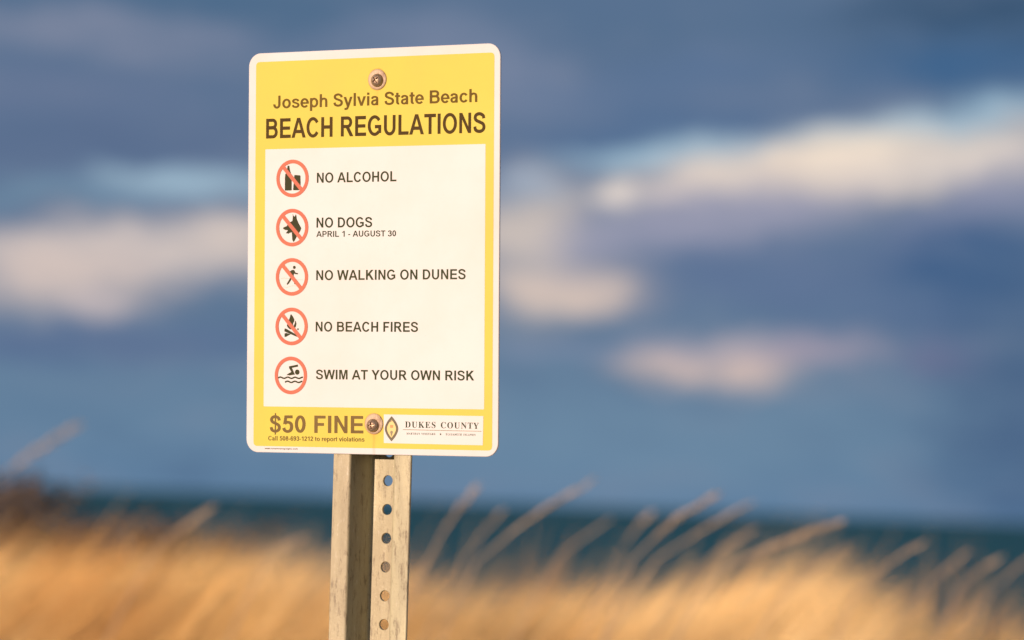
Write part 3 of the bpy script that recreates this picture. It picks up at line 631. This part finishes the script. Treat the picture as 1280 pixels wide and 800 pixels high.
# ---- bolts with washers
def bolt_mesh(R, H, seed):
    """pan head with a cross recess, as a polar height field"""
    V, F = [], []
    NR, NA = 26, 64
    a0 = rad(seed)
    def hgt(x, z):
        r = math.hypot(x, z) / R
        h = H * (1 - r ** 2.6) ** 0.62 if r < 1 else 0
        u_ = x * math.cos(a0) + z * math.sin(a0); v_ = -x * math.sin(a0) + z * math.cos(a0)
        L_, W_ = R * 0.60, R * 0.13
        d = 0.0
        for p_, q_ in ((u_, v_), (v_, u_)):
            taper = W_ * (1 - 0.35 * abs(p_) / L_)
            dd = min((L_ - abs(p_)) / (R * 0.10), (taper - abs(q_)) / (R * 0.04), 1.0)
            d = max(d, dd)
        return h - max(0, d) * H * 0.55
    V.append((0, -hgt(0, 0), 0))
    for i in range(1, NR + 1):
        r = R * (i / NR) ** 0.9
        for k in range(NA):
            x, z = r * math.cos(2 * math.pi * k / NA), r * math.sin(2 * math.pi * k / NA)
            V.append((x, -hgt(x, z) if i < NR else 0.0, z))
    for k in range(NA): F.append([0, 1 + (k + 1) % NA, 1 + k])
    for i in range(NR - 1):
        for k in range(NA):
            a_ = 1 + i * NA + k; b_ = 1 + i * NA + (k + 1) % NA
            F.append([a_, b_, b_ + NA, a_ + NA])
    return V, F
def lathe(profile, n=40):
    V, F = [], []
    for r, y in profile:
        for k in range(n): V.append((r * math.cos(2 * math.pi * k / n), y, r * math.sin(2 * math.pi * k / n)))
    for i in range(len(profile) - 1):
        for k in range(n):
            F.append([i * n + k, i * n + (k + 1) % n, (i + 1) * n + (k + 1) % n, (i + 1) * n + k])
    return V, F
for q, ((bx, bz), dx_, dz_, tilt, turn) in enumerate(((BOLTS[0], 0.6, -0.8, 3, 38), (BOLTS[1], -0.4, -1.4, 4, 8))):
    V, F = bolt_mesh(5.9 * MM, 4.2 * MM, turn)
    b = part('bolt', mesh('bolt', V, F), M_bolt, smooth=True)
    b.location = -foot_local + Vector((bx + dx_ * MM, -1.75 * MM, bz + dz_ * MM))
    b.rotation_euler = (rad(-tilt), 0, rad(tilt * 0.5))
    V, F = lathe([(3.0, -1.55), (7.9, -1.30), (8.8, -1.0), (9.1, -0.6), (9.1, -0.13), (8.8, -0.1)])
    wsh = link('washer', mesh('washer', [(x * MM, y * MM, z * MM) for x, y, z in V], F), M_washer, b, smooth=False)
    wsh.matrix_parent_inverse = b.matrix_basis.inverted() @ Matrix.Translation(-foot_local + Vector((bx, 0, bz)))
    # nut and threaded end behind the post web
    V, F = lathe([(0, 46), (3, 46), (3, 40), (6.3, 40), (6.3, 34.6), (0, 34.6)][::1], 6)
    nut = link('nut', mesh('nut', [(x * MM, y * MM, z * MM) for x, y, z in V], F), M_bolt, b)
    nut.matrix_parent_inverse = wsh.matrix_parent_inverse

# ---- flanged channel post with a row of holes down the web
def bend(p0, p1, p2, r, n=4):
    p0, p1, p2 = map(Vector, (p0, p1, p2))
    a_ = p1 + (p0 - p1).normalized() * r; b_ = p1 + (p2 - p1).normalized() * r
    return [tuple(a_ * (1 - t_) ** 2 + p1 * 2 * t_ * (1 - t_) + b_ * t_ ** 2) for t_ in [k / n for k in range(n + 1)]]
YF, YW, TH, WX, HS = 2.15, 31.4, 2.9, 11.6, 25.4
side = [(-39.2, YF + 0.7), (-38.6, YF)] + bend((-38.6, YF), (-21.8, YF), (-16.2, YW), 2.2) + bend((-21.8, YF), (-16.2, YW), (-WX, YW), 3.6) + [(-WX, YW)]
back = []
for i, p_ in enumerate(side):
    a_ = Vector(side[max(i - 1, 0)]); c_ = Vector(side[min(i + 1, len(side) - 1)])
    d = (c_ - a_).normalized(); back.append((p_[0] - d.y * TH, p_[1] + d.x * TH) if 2 <= i else (p_[0], YF + TH - (0.7 if i == 0 else 0)))
back[-1] = (-WX, YW + TH)
prof = side + back[::-1]
Z1, Z0 = 170.0, -1560.0
nz0 = int((Z1 + 201.6) // HS); ztop = -201.6 + (nz0 + 0.5) * HS
ncell = int((ztop - Z0) // HS); zbot = ztop - ncell * HS
V, F = [], []
rs = random.Random(5)
for sgn in (1, -1):
    rows = 60
    b0 = len(V)
    for j in range(rows + 1):
        z = ztop + (zbot - ztop) * j / rows
        for x, y in prof:
            V.append((-sgn * -x if sgn == 1 else -x, y, z))
    np_ = len(prof)
    for j in range(rows):
        for k in range(np_):
            a_ = b0 + j * np_ + k; b2 = b0 + j * np_ + (k + 1) % np_
            if k == len(side) - 1: continue          # open where the web joins
            q = [a_, b2, b2 + np_, a_ + np_]
            F.append(q if sgn == 1 else q[::-1])
    F.append([b0 + k for k in range(np_)][::(-1 if sgn == 1 else 1)])
    F.append([b0 + rows * np_ + k for k in range(np_)][::(1 if sgn == 1 else -1)])
NA = 32
def sq(a_):
    c_, s_ = math.cos(a_), math.sin(a_)
    k_ = min(WX / max(abs(c_), 1e-9), (HS / 2) / max(abs(s_), 1e-9))
    return c_ * k_, s_ * k_
corner = math.atan2(HS / 2, WX)
ANG = sorted([2 * math.pi * k / NA for k in range(NA)] + [corner, math.pi - corner, math.pi + corner, 2 * math.pi - corner])
m_ = len(ANG)
for c in range(ncell):
    cz = ztop - (c + 0.5) * HS
    b0 = len(V)
    R_ = 4.75
    for y, rr in ((YW, R_ + 0.35), (YW + 0.35, R_), (YW + TH - 0.3, R_), (YW + TH, R_ + 0.3)):
        for a_ in ANG: V.append((rr * math.cos(a_), y, cz + rr * math.sin(a_)))
    for y in (YW, YW + TH):
        for a_ in ANG:
            sx_, sz_ = sq(a_); V.append((sx_, y, cz + sz_))
    for k in range(m_):
        k2 = (k + 1) % m_
        F.append([b0 + 4 * m_ + k, b0 + 4 * m_ + k2, b0 + k2, b0 + k])
        F.append([b0 + 3 * m_ + k, b0 + 3 * m_ + k2, b0 + 5 * m_ + k2, b0 + 5 * m_ + k])
        for r_ in range(3):
            F.append([b0 + r_ * m_ + k, b0 + r_ * m_ + k2, b0 + (r_ + 1) * m_ + k2, b0 + (r_ + 1) * m_ + k])
TILT = 0.026
V = [((x + 5.95 + TILT * z + 0.12 * math.sin(z * 0.011)) * MM, y * MM, z * MM) for x, y, z in V]
post_me = mesh('post', V, F)
post = part('post', post_me, M_post)
post_me.polygons.foreach_set('use_smooth', [True] * len(post_me.polygons))
post_me.set_sharp_from_angle(angle=rad(28)) if hasattr(post_me, 'set_sharp_from_angle') else None

# ------------------------------------------------------------------ dune, beach, sea
def sm(a, b, x):
    t_ = np.clip((x - a) / (b - a), 0, 1); return t_ * t_ * (3 - 2 * t_)
def vnoise(x, y, f, seed):
    """smooth value noise on arrays"""
    r = np.random.RandomState(seed); T = r.rand(64, 64)
    X, Y = x * f, y * f
    xi, yi = np.floor(X).astype(int), np.floor(Y).astype(int)
    fx, fy = X - xi, Y - yi
    fx, fy = fx * fx * (3 - 2 * fx), fy * fy * (3 - 2 * fy)
    q = lambda a, b: T[a % 64, b % 64]
    return (q(xi, yi) * (1 - fx) + q(xi + 1, yi) * fx) * (1 - fy) + (q(xi, yi + 1) * (1 - fx) + q(xi + 1, yi + 1) * fx) * fy
def ground_h(x, y):
    x = np.asarray(x, float); y = np.asarray(y, float)
    h = 0.50 * sm(3.8, 8.6, y) - 3.6 * sm(9.0, 38.0, y) - 4.0 * sm(38, 120, y)
    near = 1 - sm(30, 60, np.abs(y))
    h += near * (0.16 * (vnoise(x + 100, y + 100, 0.31, 3) - 0.5) + 0.05 * (vnoise(x + 50, y + 90, 1.3, 4) - 0.5)) * sm(3.2, 4.5, np.abs(y - 0.0) + 0.0)
    return h
gx = np.concatenate([-np.geomspace(900, 15, 26), np.linspace(-14, 14, 113), np.geomspace(15, 900, 26)])
gy = np.concatenate([-np.geomspace(900, 6, 22), np.linspace(-5, 16, 85), np.geomspace(17, 400, 40)])
GX, GY = np.meshgrid(gx, gy)
GZ = ground_h(GX, GY)
co = np.stack([GX.ravel(), GY.ravel(), GZ.ravel()], 1)
nx, ny = len(gx), len(gy)
ii = (np.arange(ny - 1)[:, None] * nx + np.arange(nx - 1)[None, :]).ravel()
loops = np.stack([ii, ii + 1, ii + 1 + nx, ii + nx], 1).ravel()
me = fast_mesh('ground', co, loops, np.arange(len(ii)) * 4, np.full(len(ii), 4))
m, t, b = material('dune_sand')
oc = objco(t)
cc = t.mix(t.noise(oc, 3.0, 5, 0.6), (0.30, 0.22, 0.14, 1), (0.42, 0.33, 0.22, 1))
cc = t.mix(t.rng(t.noise(oc, 18, 5, 0.7), 0.45, 0.65, 0, 0.8), cc, (0.16, 0.10, 0.05, 1))
t.link(cc, b.inputs['Base Color']); b.inputs['Roughness'].default_value = 0.95
bump(t, b, t.noise(oc, 40, 5, 0.6), 0.5, 0.02)
ground = link('ground', me, m, smooth=True)
tag(ground, 'sandy dune ground dropping to the beach', kind='structure')

sx = np.concatenate([-np.geomspace(26000, 60, 24), np.linspace(-50, 50, 61), np.geomspace(60, 26000, 24)])
sy = np.concatenate([np.linspace(20, 120, 101), np.geomspace(124, 26000, 60)])
SX, SY = np.meshgrid(sx, sy)
fade = np.clip(1 - SY / 600, 0, 1)
SZ = -2.9 + fade * (0.14 * np.sin(SY * 0.8 + 0.5 * np.sin(SX * 0.07)) + 0.10 * (vnoise(SX + 500, SY + 500, 0.35, 8) - 0.5))
nx, ny = len(sx), len(sy)
ii = (np.arange(ny - 1)[:, None] * nx + np.arange(nx - 1)[None, :]).ravel()
loops = np.stack([ii, ii + 1, ii + 1 + nx, ii + nx], 1).ravel()
me = fast_mesh('sea', np.stack([SX.ravel(), SY.ravel(), SZ.ravel()], 1), loops, np.arange(len(ii)) * 4, np.full(len(ii), 4))
m, t, b = material('sea_water')
oc = objco(t)
mp = t.n.new('ShaderNodeMapping'); mp.inputs['Scale'].default_value = (0.01, 0.03, 1); t.link(oc, mp.inputs[0])
cc = t.mix(t.noise(mp.outputs[0], 1.0, 4, 0.6), (0.008, 0.115, 0.118, 1), (0.016, 0.150, 0.158, 1))
t.link(cc, b.inputs['Base Color']); b.inputs['Roughness'].default_value = 0.55
b.inputs['Specular IOR Level'].default_value = 0.10
bump(t, b, t.noise(oc, 0.9, 6, 0.6), 0.6, 0.4)
sea = link('sea', me, m, smooth=True)
tag(sea, 'dark teal sea under the horizon', kind='structure')

# ------------------------------------------------------------------ beach grass
rng = np.random.RandomState(11)
def blades(x, y, L, lean, wd, yaw, tone, segs=4):
    """curved tapering leaf blades bent over by the wind; one strip of faces each"""
    N = len(x)
    z = ground_h(x, y) - 0.02
    s = np.linspace(0, 1, segs + 1)[None, :]
    th = lean[:, None] * (0.42 + 0.58 * s ** 1.1) * 1.0                     # angle from the vertical along the blade
    ds = L[:, None] / segs
    mid = (th[:, 1:] + th[:, :-1]) / 2
    hx = np.concatenate([np.zeros((N, 1)), np.cumsum(np.sin(mid) * ds, 1)], 1)
    hz = np.concatenate([np.zeros((N, 1)), np.cumsum(np.cos(mid) * ds, 1)], 1)
    cx = x[:, None] + hx * np.cos(yaw)[:, None]; cy = y[:, None] + hx * np.sin(yaw)[:, None]; cz = z[:, None] + hz
    wx, wy = -np.sin(yaw), np.cos(yaw)
    tw = rng.normal(-0.75, 0.42, N)                                         # flat sides turned towards the sun on purpose, to brighten the grass
    ax = np.cos(tw); ay = np.sin(tw)
    hw = (wd[:, None] / 2) * (1 - s ** 1.6 * 0.96)
    A = np.stack([cx - ax[:, None] * hw, cy - ay[:, None] * hw, cz], 2)
    B = np.stack([cx + ax[:, None] * hw, cy + ay[:, None] * hw, cz], 2)
    co = np.stack([A, B], 2).reshape(N, -1, 3)                             # N, 2(segs+1), 3
    nv = 2 * (segs + 1)
    base_ = (np.arange(N) * nv)[:, None, None]
    k = np.arange(segs)[None, :, None] * 2
    quad_ = np.array([0, 1, 3, 2])[None, None, :]
    loops = (base_ + k + quad_).reshape(-1)
    nf = N * segs
    return co.reshape(-1, 3), loops, np.arange(nf) * 4, np.full(nf, 4), np.repeat(tone, nv)

def crest(x):
    """how tall the grass stands along the crest"""
    xs = [-14, -3.0, -1.3, -1.0, -0.62, -0.35, -0.05, 0.2, 0.40, 0.55, 0.75, 1.0, 1.3, 3, 14]
    hs = [1.0, 1.0, 0.985, 0.98, 0.915, 0.88, 0.885, 0.94, 1.055, 0.95, 0.835, 0.84, 0.87, 0.97, 1.0]
    return np.interp(x, xs, hs)
N1 = 185000
x = rng.uniform(-4.5, 4.5, N1); y = 4.8 + 5.0 * rng.rand(N1) ** 0.85
big = vnoise(x + 30, y + 30, 2.1, 21); fine = vnoise(x + 30, y + 30, 6.5, 22)
keep = rng.rand(N1) < 0.25 + 1.05 * vnoise(x + 60, y + 60, 4.5, 23)
x, y, big, fine = x[keep], y[keep], big[keep], fine[keep]
N1 = len(x)
L = rng.uniform(0.76, 0.95, N1) * (crest(x) - 0.105) * (0.905 + 0.10 * big + 0.11 * fine)      # hummocks: the growth rises and falls
lean = np.abs(1.05 + 0.30 * (vnoise(x + 12, y + 70, 3.1, 24) - 0.5) + rng.normal(0, 0.16, N1))
yaw = 0.05 + 0.7 * (vnoise(x + 80, y + 15, 2.3, 26) - 0.5) + rng.normal(0, 0.28, N1)
wd = rng.uniform(0.0035, 0.0065, N1)
tone = np.clip(0.85 * vnoise(x + 9, y + 40, 3.4, 31) + 0.85 * vnoise(x + 5, y + 4, 8.0, 32) - 0.35 + 0.12 - 0.22 * sm(0.75, 1.3, np.abs(x)) + rng.normal(0, 0.17, N1), 0, 1)
G1 = blades(x, y, L, lean, wd, yaw, tone)
nw = 260
wx_ = rng.uniform(-4.0, 4.0, nw); wy_ = rng.uniform(6.0, 9.5, nw)
G3 = blades(wx_, wy_, rng.uniform(0.90, 1.03, nw) * (crest(wx_) - 0.06), np.abs(rng.normal(0.98, 0.2, nw)), rng.uniform(0.004, 0.007, nw),
            rng.normal(0.05, 0.35, nw), rng.uniform(0.3, 1, nw))
G1 = (np.concatenate([G1[0], G3[0]]), np.concatenate([G1[1], G3[1] + len(G1[0])]), np.concatenate([G1[2], G3[2]]), None, np.concatenate([G1[4], G3[4]]))
N2 = 75000                                                                 # thinner growth all round
x = rng.uniform(-16, 16, N2); y = rng.uniform(-6, 13.5, N2)
ok = ~((np.abs(x) < 4.5) & (y > 4.6) & (y < 11)) & ~((np.abs(x) < 1.3) & (y < 4.0) & (y > -1.5))
x, y = x[ok], y[ok]; n2 = len(x)
Ls = rng.uniform(0.45, 0.9, n2) * np.where((np.abs(x) < 2.0) & (y < 4.8) & (y > -3), 0.55, 1.0)
G2 = blades(x, y, Ls, np.abs(rng.normal(0.9, 0.3, n2)), rng.uniform(0.005, 0.009, n2), rng.normal(0.15, 0.6, n2), rng.rand(n2), 3)
co = np.concatenate([G1[0], G2[0]])
lp = np.concatenate([G1[1], G2[1] + len(G1[0])])
nf = len(G1[2]) + len(G2[2])
me = fast_mesh('beach_grass', co, lp, np.arange(nf) * 4, np.full(nf, 4), np.concatenate([G1[4], G2[4]]))

def straw(name, stops, trans=0.25):
    m, t, b = material(name)
    a = t.n.new('ShaderNodeAttribute'); a.attribute_name = 'tone'
    cc = t.ramp(a.outputs['Fac'], stops)
    oc = objco(t)
    cc = t.mix(t.rng(t.noise(oc, 30, 3, 0.6), 0.4, 0.7, 0.0, 0.25), cc, stops[0][1])
    t.link(cc, b.inputs['Base Color']); b.inputs['Roughness'].default_value = 0.6
    b.inputs['Specular IOR Level'].default_value = 0.25
    tr = t.n.new('ShaderNodeBsdfTranslucent'); t.link(cc, tr.inputs[0])
    ms = t.n.new('ShaderNodeMixShader'); ms.inputs[0].default_value = trans
    o_ = t.n['Material Output']
    t.link(b.outputs[0], ms.inputs[1]); t.link(tr.outputs[0], ms.inputs[2]); t.link(ms.outputs[0], o_.inputs[0])
    return m
M_grass = straw('dry_beach_grass', [(0.0, (0.60, 0.30, 0.085, 1)), (0.25, (0.86, 0.54, 0.18, 1)), (0.6, (0.92, 0.64, 0.25, 1)), (1.0, (0.94, 0.74, 0.38, 1))], 0.12)
M_stalk = straw('seed_stalk_straw', [(0.0, (0.40, 0.31, 0.22, 1)), (0.5, (0.56, 0.46, 0.33, 1)), (1.0, (0.70, 0.60, 0.45, 1))])
grass = link('beach_grass', me, M_grass)
tag(grass, 'golden dry beach grass bent over by the wind across the dune', 'grass', kind='stuff')

# ---- tall seed stalks standing clear of the grass: tip and lower end of the visible spike, in metres
def tube(path, radii, n=6):
    V, F = [], []
    for i, p_ in enumerate(path):
        d = (path[min(i + 1, len(path) - 1)] - path[max(i - 1, 0)]).normalized()
        a_ = d.orthogonal().normalized(); b_ = d.cross(a_)
        for k in range(n):
            t_ = 2 * math.pi * k / n; V.append(p_ + (a_ * math.cos(t_) + b_ * math.sin(t_)) * radii[i])
    for i in range(len(path) - 1):
        for k in range(n): F.append([i * n + k, i * n + (k + 1) % n, (i + 1) * n + (k + 1) % n, (i + 1) * n + k])
    F.append(list(range(n))[::-1]); F.append([(len(path) - 1) * n + k for k in range(n)])
    return V, F
def toned(me, v):
    a = me.attributes.new('tone', 'FLOAT', 'POINT'); a.data.foreach_set('value', v if not np.isscalar(v) else [v] * len(me.vertices))
def stalk(tip, low, label, seed, fat=1.0):
    r = random.Random(seed)
    tip = Vector(tip); low = Vector(low)
    tip.z += EYE; low.z += EYE
    d = (tip - low).normalized()
    gx_ = low.x - 0.16 - 0.08 * r.random(); gy_ = low.y - 0.03 + 0.06 * r.random()
    gz_ = float(ground_h(gx_, gy_)) - 0.03
    foot = Vector((gx_, gy_, gz_))
    ctrl = low - d * (low.z - gz_) * 0.75
    ctrl.x = max(ctrl.x, gx_ - 0.03)
    path = [(foot - foot) + (foot * (1 - t_) ** 2 + ctrl * 2 * t_ * (1 - t_) + low * t_ ** 2) - foot for t_ in [k / 12 for k in range(13)]]
    hl = (tip - low).length
    bendv = Vector((0.02, 0.0, -0.02)) * hl / 0.2
    mid = (low + tip) / 2 - bendv * 0.2
    head = [low * (1 - t_) ** 2 + mid * 2 * t_ * (1 - t_) + tip * t_ ** 2 - foot for t_ in [k / 10 for k in range(11)]]
    e = bpy.data.objects.new('grass_stalk', None); C.objects.link(e); e.location = foot
    tag(e, label, 'grass stalk', 'tall seed stalks rising out of the beach grass')
    if r.random() < 0.35:                     # some spikes nod at the tip
        head = [h_ + Vector((0.02, 0, -0.035)) * (i / 10) ** 2.5 * r.uniform(0.2, 0.6) for i, h_ in enumerate(head)]
    full = path + head[1:]
    V, F = tube(full, [0.0026 - 0.0014 * i / len(full) for i in range(len(full))])
    me_ = mesh('stem', V, F); toned(me_, 0.35); link('stem', me_, M_stalk, e)
    # spike: tight overlapping spikelets round the upper stem
    V, F = [], []
    n_ = int(62 * hl / 0.2)
    for k in range(n_):
        u_ = 0.22 + 0.78 * (k + r.random()) / n_
        i = min(int(u_ * 10), 9); p_ = head[i].lerp(head[i + 1], u_ * 10 - i)
        a_ = d.orthogonal().normalized(); b_ = d.cross(a_); t_ = r.uniform(0, 6.283)
        o_ = a_ * math.cos(t_) + b_ * math.sin(t_)
        prof_ = math.sin(math.pi * min(1, (u_ - 0.20) / 0.84)) ** 0.5
        R_ = 0.0075 * fat * prof_
        side_ = d.cross(o_)
        s0 = p_ + o_ * R_ * 0.15; s1 = p_ + o_ * R_ + d * 0.009; s2 = p_ + o_ * R_ * 1.25 + d * 0.021
        b0 = len(V)
        V += [s0, s1 + side_ * 0.0022, s2, s1 - side_ * 0.0022]; F.append([b0, b0 + 1, b0 + 2, b0 + 3])
    me_ = mesh('seed_head', V, F); toned(me_, [r.random() for _ in V]); link('seed_head', me_, M_stalk, e)
    # two long leaves from the stem
    for q in range(2):
        p0 = path[4 + 3 * q]; dr = Vector((1, r.uniform(-0.5, 0.5), 0)).normalized()
        V, F = [], []
        LL = r.uniform(0.28, 0.42); th0 = r.uniform(0.25, 0.45); pc = p0.copy()
        for k in range(7):
            s_0 = k / 6; wv = Vector((-dr.y, dr.x, 0)) * 0.003 * (1 - s_0 ** 1.5 * 0.95)
            V += [pc - wv, pc + wv]
            a_ = th0 + s_0 * 1.1; pc = pc + (dr * math.sin(a_) + Vector((0, 0, 1)) * math.cos(a_)) * LL / 6
        F = [[2 * k, 2 * k + 1, 2 * k + 3, 2 * k + 2] for k in range(6)]
        me_ = mesh('leaf', V, F); toned(me_, 0.5); link('leaf', me_, M_grass, e)
STALKS = [
    ((-0.064, 6.5, 0.035), (-0.147, 6.5, -0.124), 'steep pale stalk just right of the steel post, crossing the sea', 1.3),
    ((0.143, 6.2, 0.056), (-0.049, 6.2, -0.111), 'long thin stalk below the lower right corner of the sign, tip above the horizon', 1.0),
    ((-0.014, 7.5, -0.017), (-0.088, 7.5, -0.135), 'short faint stalk second to the right of the steel post', 0.9),
    ((0.358, 6.0, 0.040), (0.227, 6.0, -0.091), 'tallest stalk right of the sign, tip well above the horizon', 1.3),
    ((0.221, 7.5, -0.036), (0.125, 7.5, -0.111), 'small faint stalk left of the tallest one, midway to the sign', 0.9),
    ((0.317, 7.6, -0.004), (0.260, 7.6, -0.100), 'slim upright stalk close to the left of the tallest one', 0.9),
    ((0.466, 6.6, 0.013), (0.296, 6.6, -0.098), 'low leaning stalk just right of the tallest one', 1.3),
    ((0.583, 6.0, -0.013), (0.380, 6.0, -0.099), 'broad pale stalk leaning far over, middle of the right half', 1.5),
    ((0.702, 7.0, -0.065), (0.592, 7.0, -0.141), 'short low stalk right of the broad leaning one', 1.1),
    ((0.777, 6.4, -0.030), (0.658, 6.4, -0.151), 'single straight stalk standing alone against the dark sea on the right', 1.2),
    ((0.970, 7.2, -0.072), (0.888, 7.2, -0.144), 'left one of the low pair near the right edge', 1.2),
    ((0.975, 6.8, -0.066), (0.909, 6.8, -0.133), 'right one of the low pair near the right edge', 1.2),
    ((1.151, 7.5, -0.080), (1.074, 7.5, -0.150), 'faint stalk at the extreme right edge', 1.3),
    ((-0.583, 6.8, -0.034), (-0.682, 6.8, -0.108), 'leaning stalk left of the post, alone against the sea', 1.8),
    ((-1.07, 8.5, 0.151), (-1.277, 8.5, 0.002), 'tall stalk at the far left, tip high against the sky', 3.6),
    ((-0.433, 7.2, -0.083), (-0.492, 7.2, -0.132), 'low faint stalk close to the left side of the post', 1.4),
    ((0.540, 7.4, -0.038), (0.435, 7.4, -0.113), 'dim stalk behind the broad leaning one', 1.0),
]
for k, (tp, lw, lb, ft) in enumerate(STALKS):
    stalk(tp, lw, lb, 40 + k, ft * random.Random(k * 7 + 3).uniform(0.24, 0.50))

# ---- dark twiggy shrub at the left behind the grass
m, t, b = material('shrub_leaf')
oc = objco(t)
cc = t.mix(t.noise(oc, 6, 4, 0.6), (0.105, 0.085, 0.062, 1), (0.17, 0.115, 0.075, 1))
t.link(cc, b.inputs['Base Color']); b.inputs['Roughness'].default_value = 0.7
M_sleaf = m
m, t, b = material('shrub_bark')
cc = t.mix(t.noise(objco(t), 60, 4, 0.6), (0.07, 0.05, 0.04, 1), (0.14, 0.10, 0.08, 1))
t.link(cc, b.inputs['Base Color']); b.inputs['Roughness'].default_value = 0.85
M_bark = m
def shrub(cx, cy, rx, ry, top, seed, label, nleaf=2600):
    r = random.Random(seed)
    gz = float(ground_h(cx, cy)) - 0.03
    e = bpy.data.objects.new('shrub', None); C.objects.link(e); e.location = (cx, cy, gz)
    tag(e, label, 'shrub', 'low dark shrubs behind the grass on the left')
    H = top - gz
    V, F = [], []; tips = []
    for k in range(46):
        a_ = r.uniform(0, 6.283); q = math.sqrt(r.random())
        tip = Vector((rx * q * math.cos(a_), ry * q * math.sin(a_), H * (0.78 + 0.22 * r.random()) * (1 - 0.14 * q * q)))
        p0 = Vector((tip.x * 0.15, tip.y * 0.15, 0)); c_ = Vector((tip.x * 0.4, tip.y * 0.4, tip.z * 0.65))
        path = [p0 * (1 - u_) ** 2 + c_ * 2 * u_ * (1 - u_) + tip * u_ * u_ for u_ in [i / 7 for i in range(8)]]
        v_, f_2 = tube(path, [0.009 * (1 - 0.85 * i / 7) for i in range(8)], 5)
        b0 = len(V); V += v_; F += [[b0 + i for i in q_] for q_ in f_2]
        tips += [path[3], path[4], path[5], path[6], path[7], path[7]]
        for j in range(5):
            i = r.randint(3, 7); t2 = path[i] + Vector((r.uniform(-.12, .14), r.uniform(-.12, .12), r.uniform(0.02, .14)))
            t2.z = min(t2.z, H * 1.02)
            v_, f_2 = tube([path[i], (path[i] + t2) / 2, t2], [0.003, 0.002, 0.001], 4)
            b0 = len(V); V += v_; F += [[b0 + i2 for i2 in q_] for q_ in f_2]; tips += [t2, (path[i] + t2) / 2]
    link('branches', mesh('branches', V, F), M_bark, e)
    V, F = [], []
    for k in range(nleaf):
        p_ = r.choice(tips) + Vector((r.gauss(0, .03), r.gauss(0, .03), r.gauss(0, .025)))
        a_ = Vector((r.gauss(0, 1), r.gauss(0, 1), r.gauss(0, 1))).normalized(); b_2 = a_.orthogonal().normalized()
        l_ = r.uniform(0.012, 0.024); b0 = len(V)
        V += [p_ - a_ * l_, p_ + b_2 * l_ * 0.4, p_ + a_ * l_, p_ - b_2 * l_ * 0.4]; F.append([b0, b0 + 1, b0 + 2, b0 + 3])
    o_ = link('foliage', mesh('foliage', V, F), M_sleaf, e); o_['kind'] = 'stuff'
shrub(-1.56, 10.6, 0.44, 0.4, EYE - 0.02, 1, 'taller dark brown shrub at the far left edge, top close to the horizon', 5200)
shrub(-1.04, 10.3, 0.28, 0.3, EYE - 0.105, 2, 'lower brownish shrub to the right of the darker one on the left', 2400)
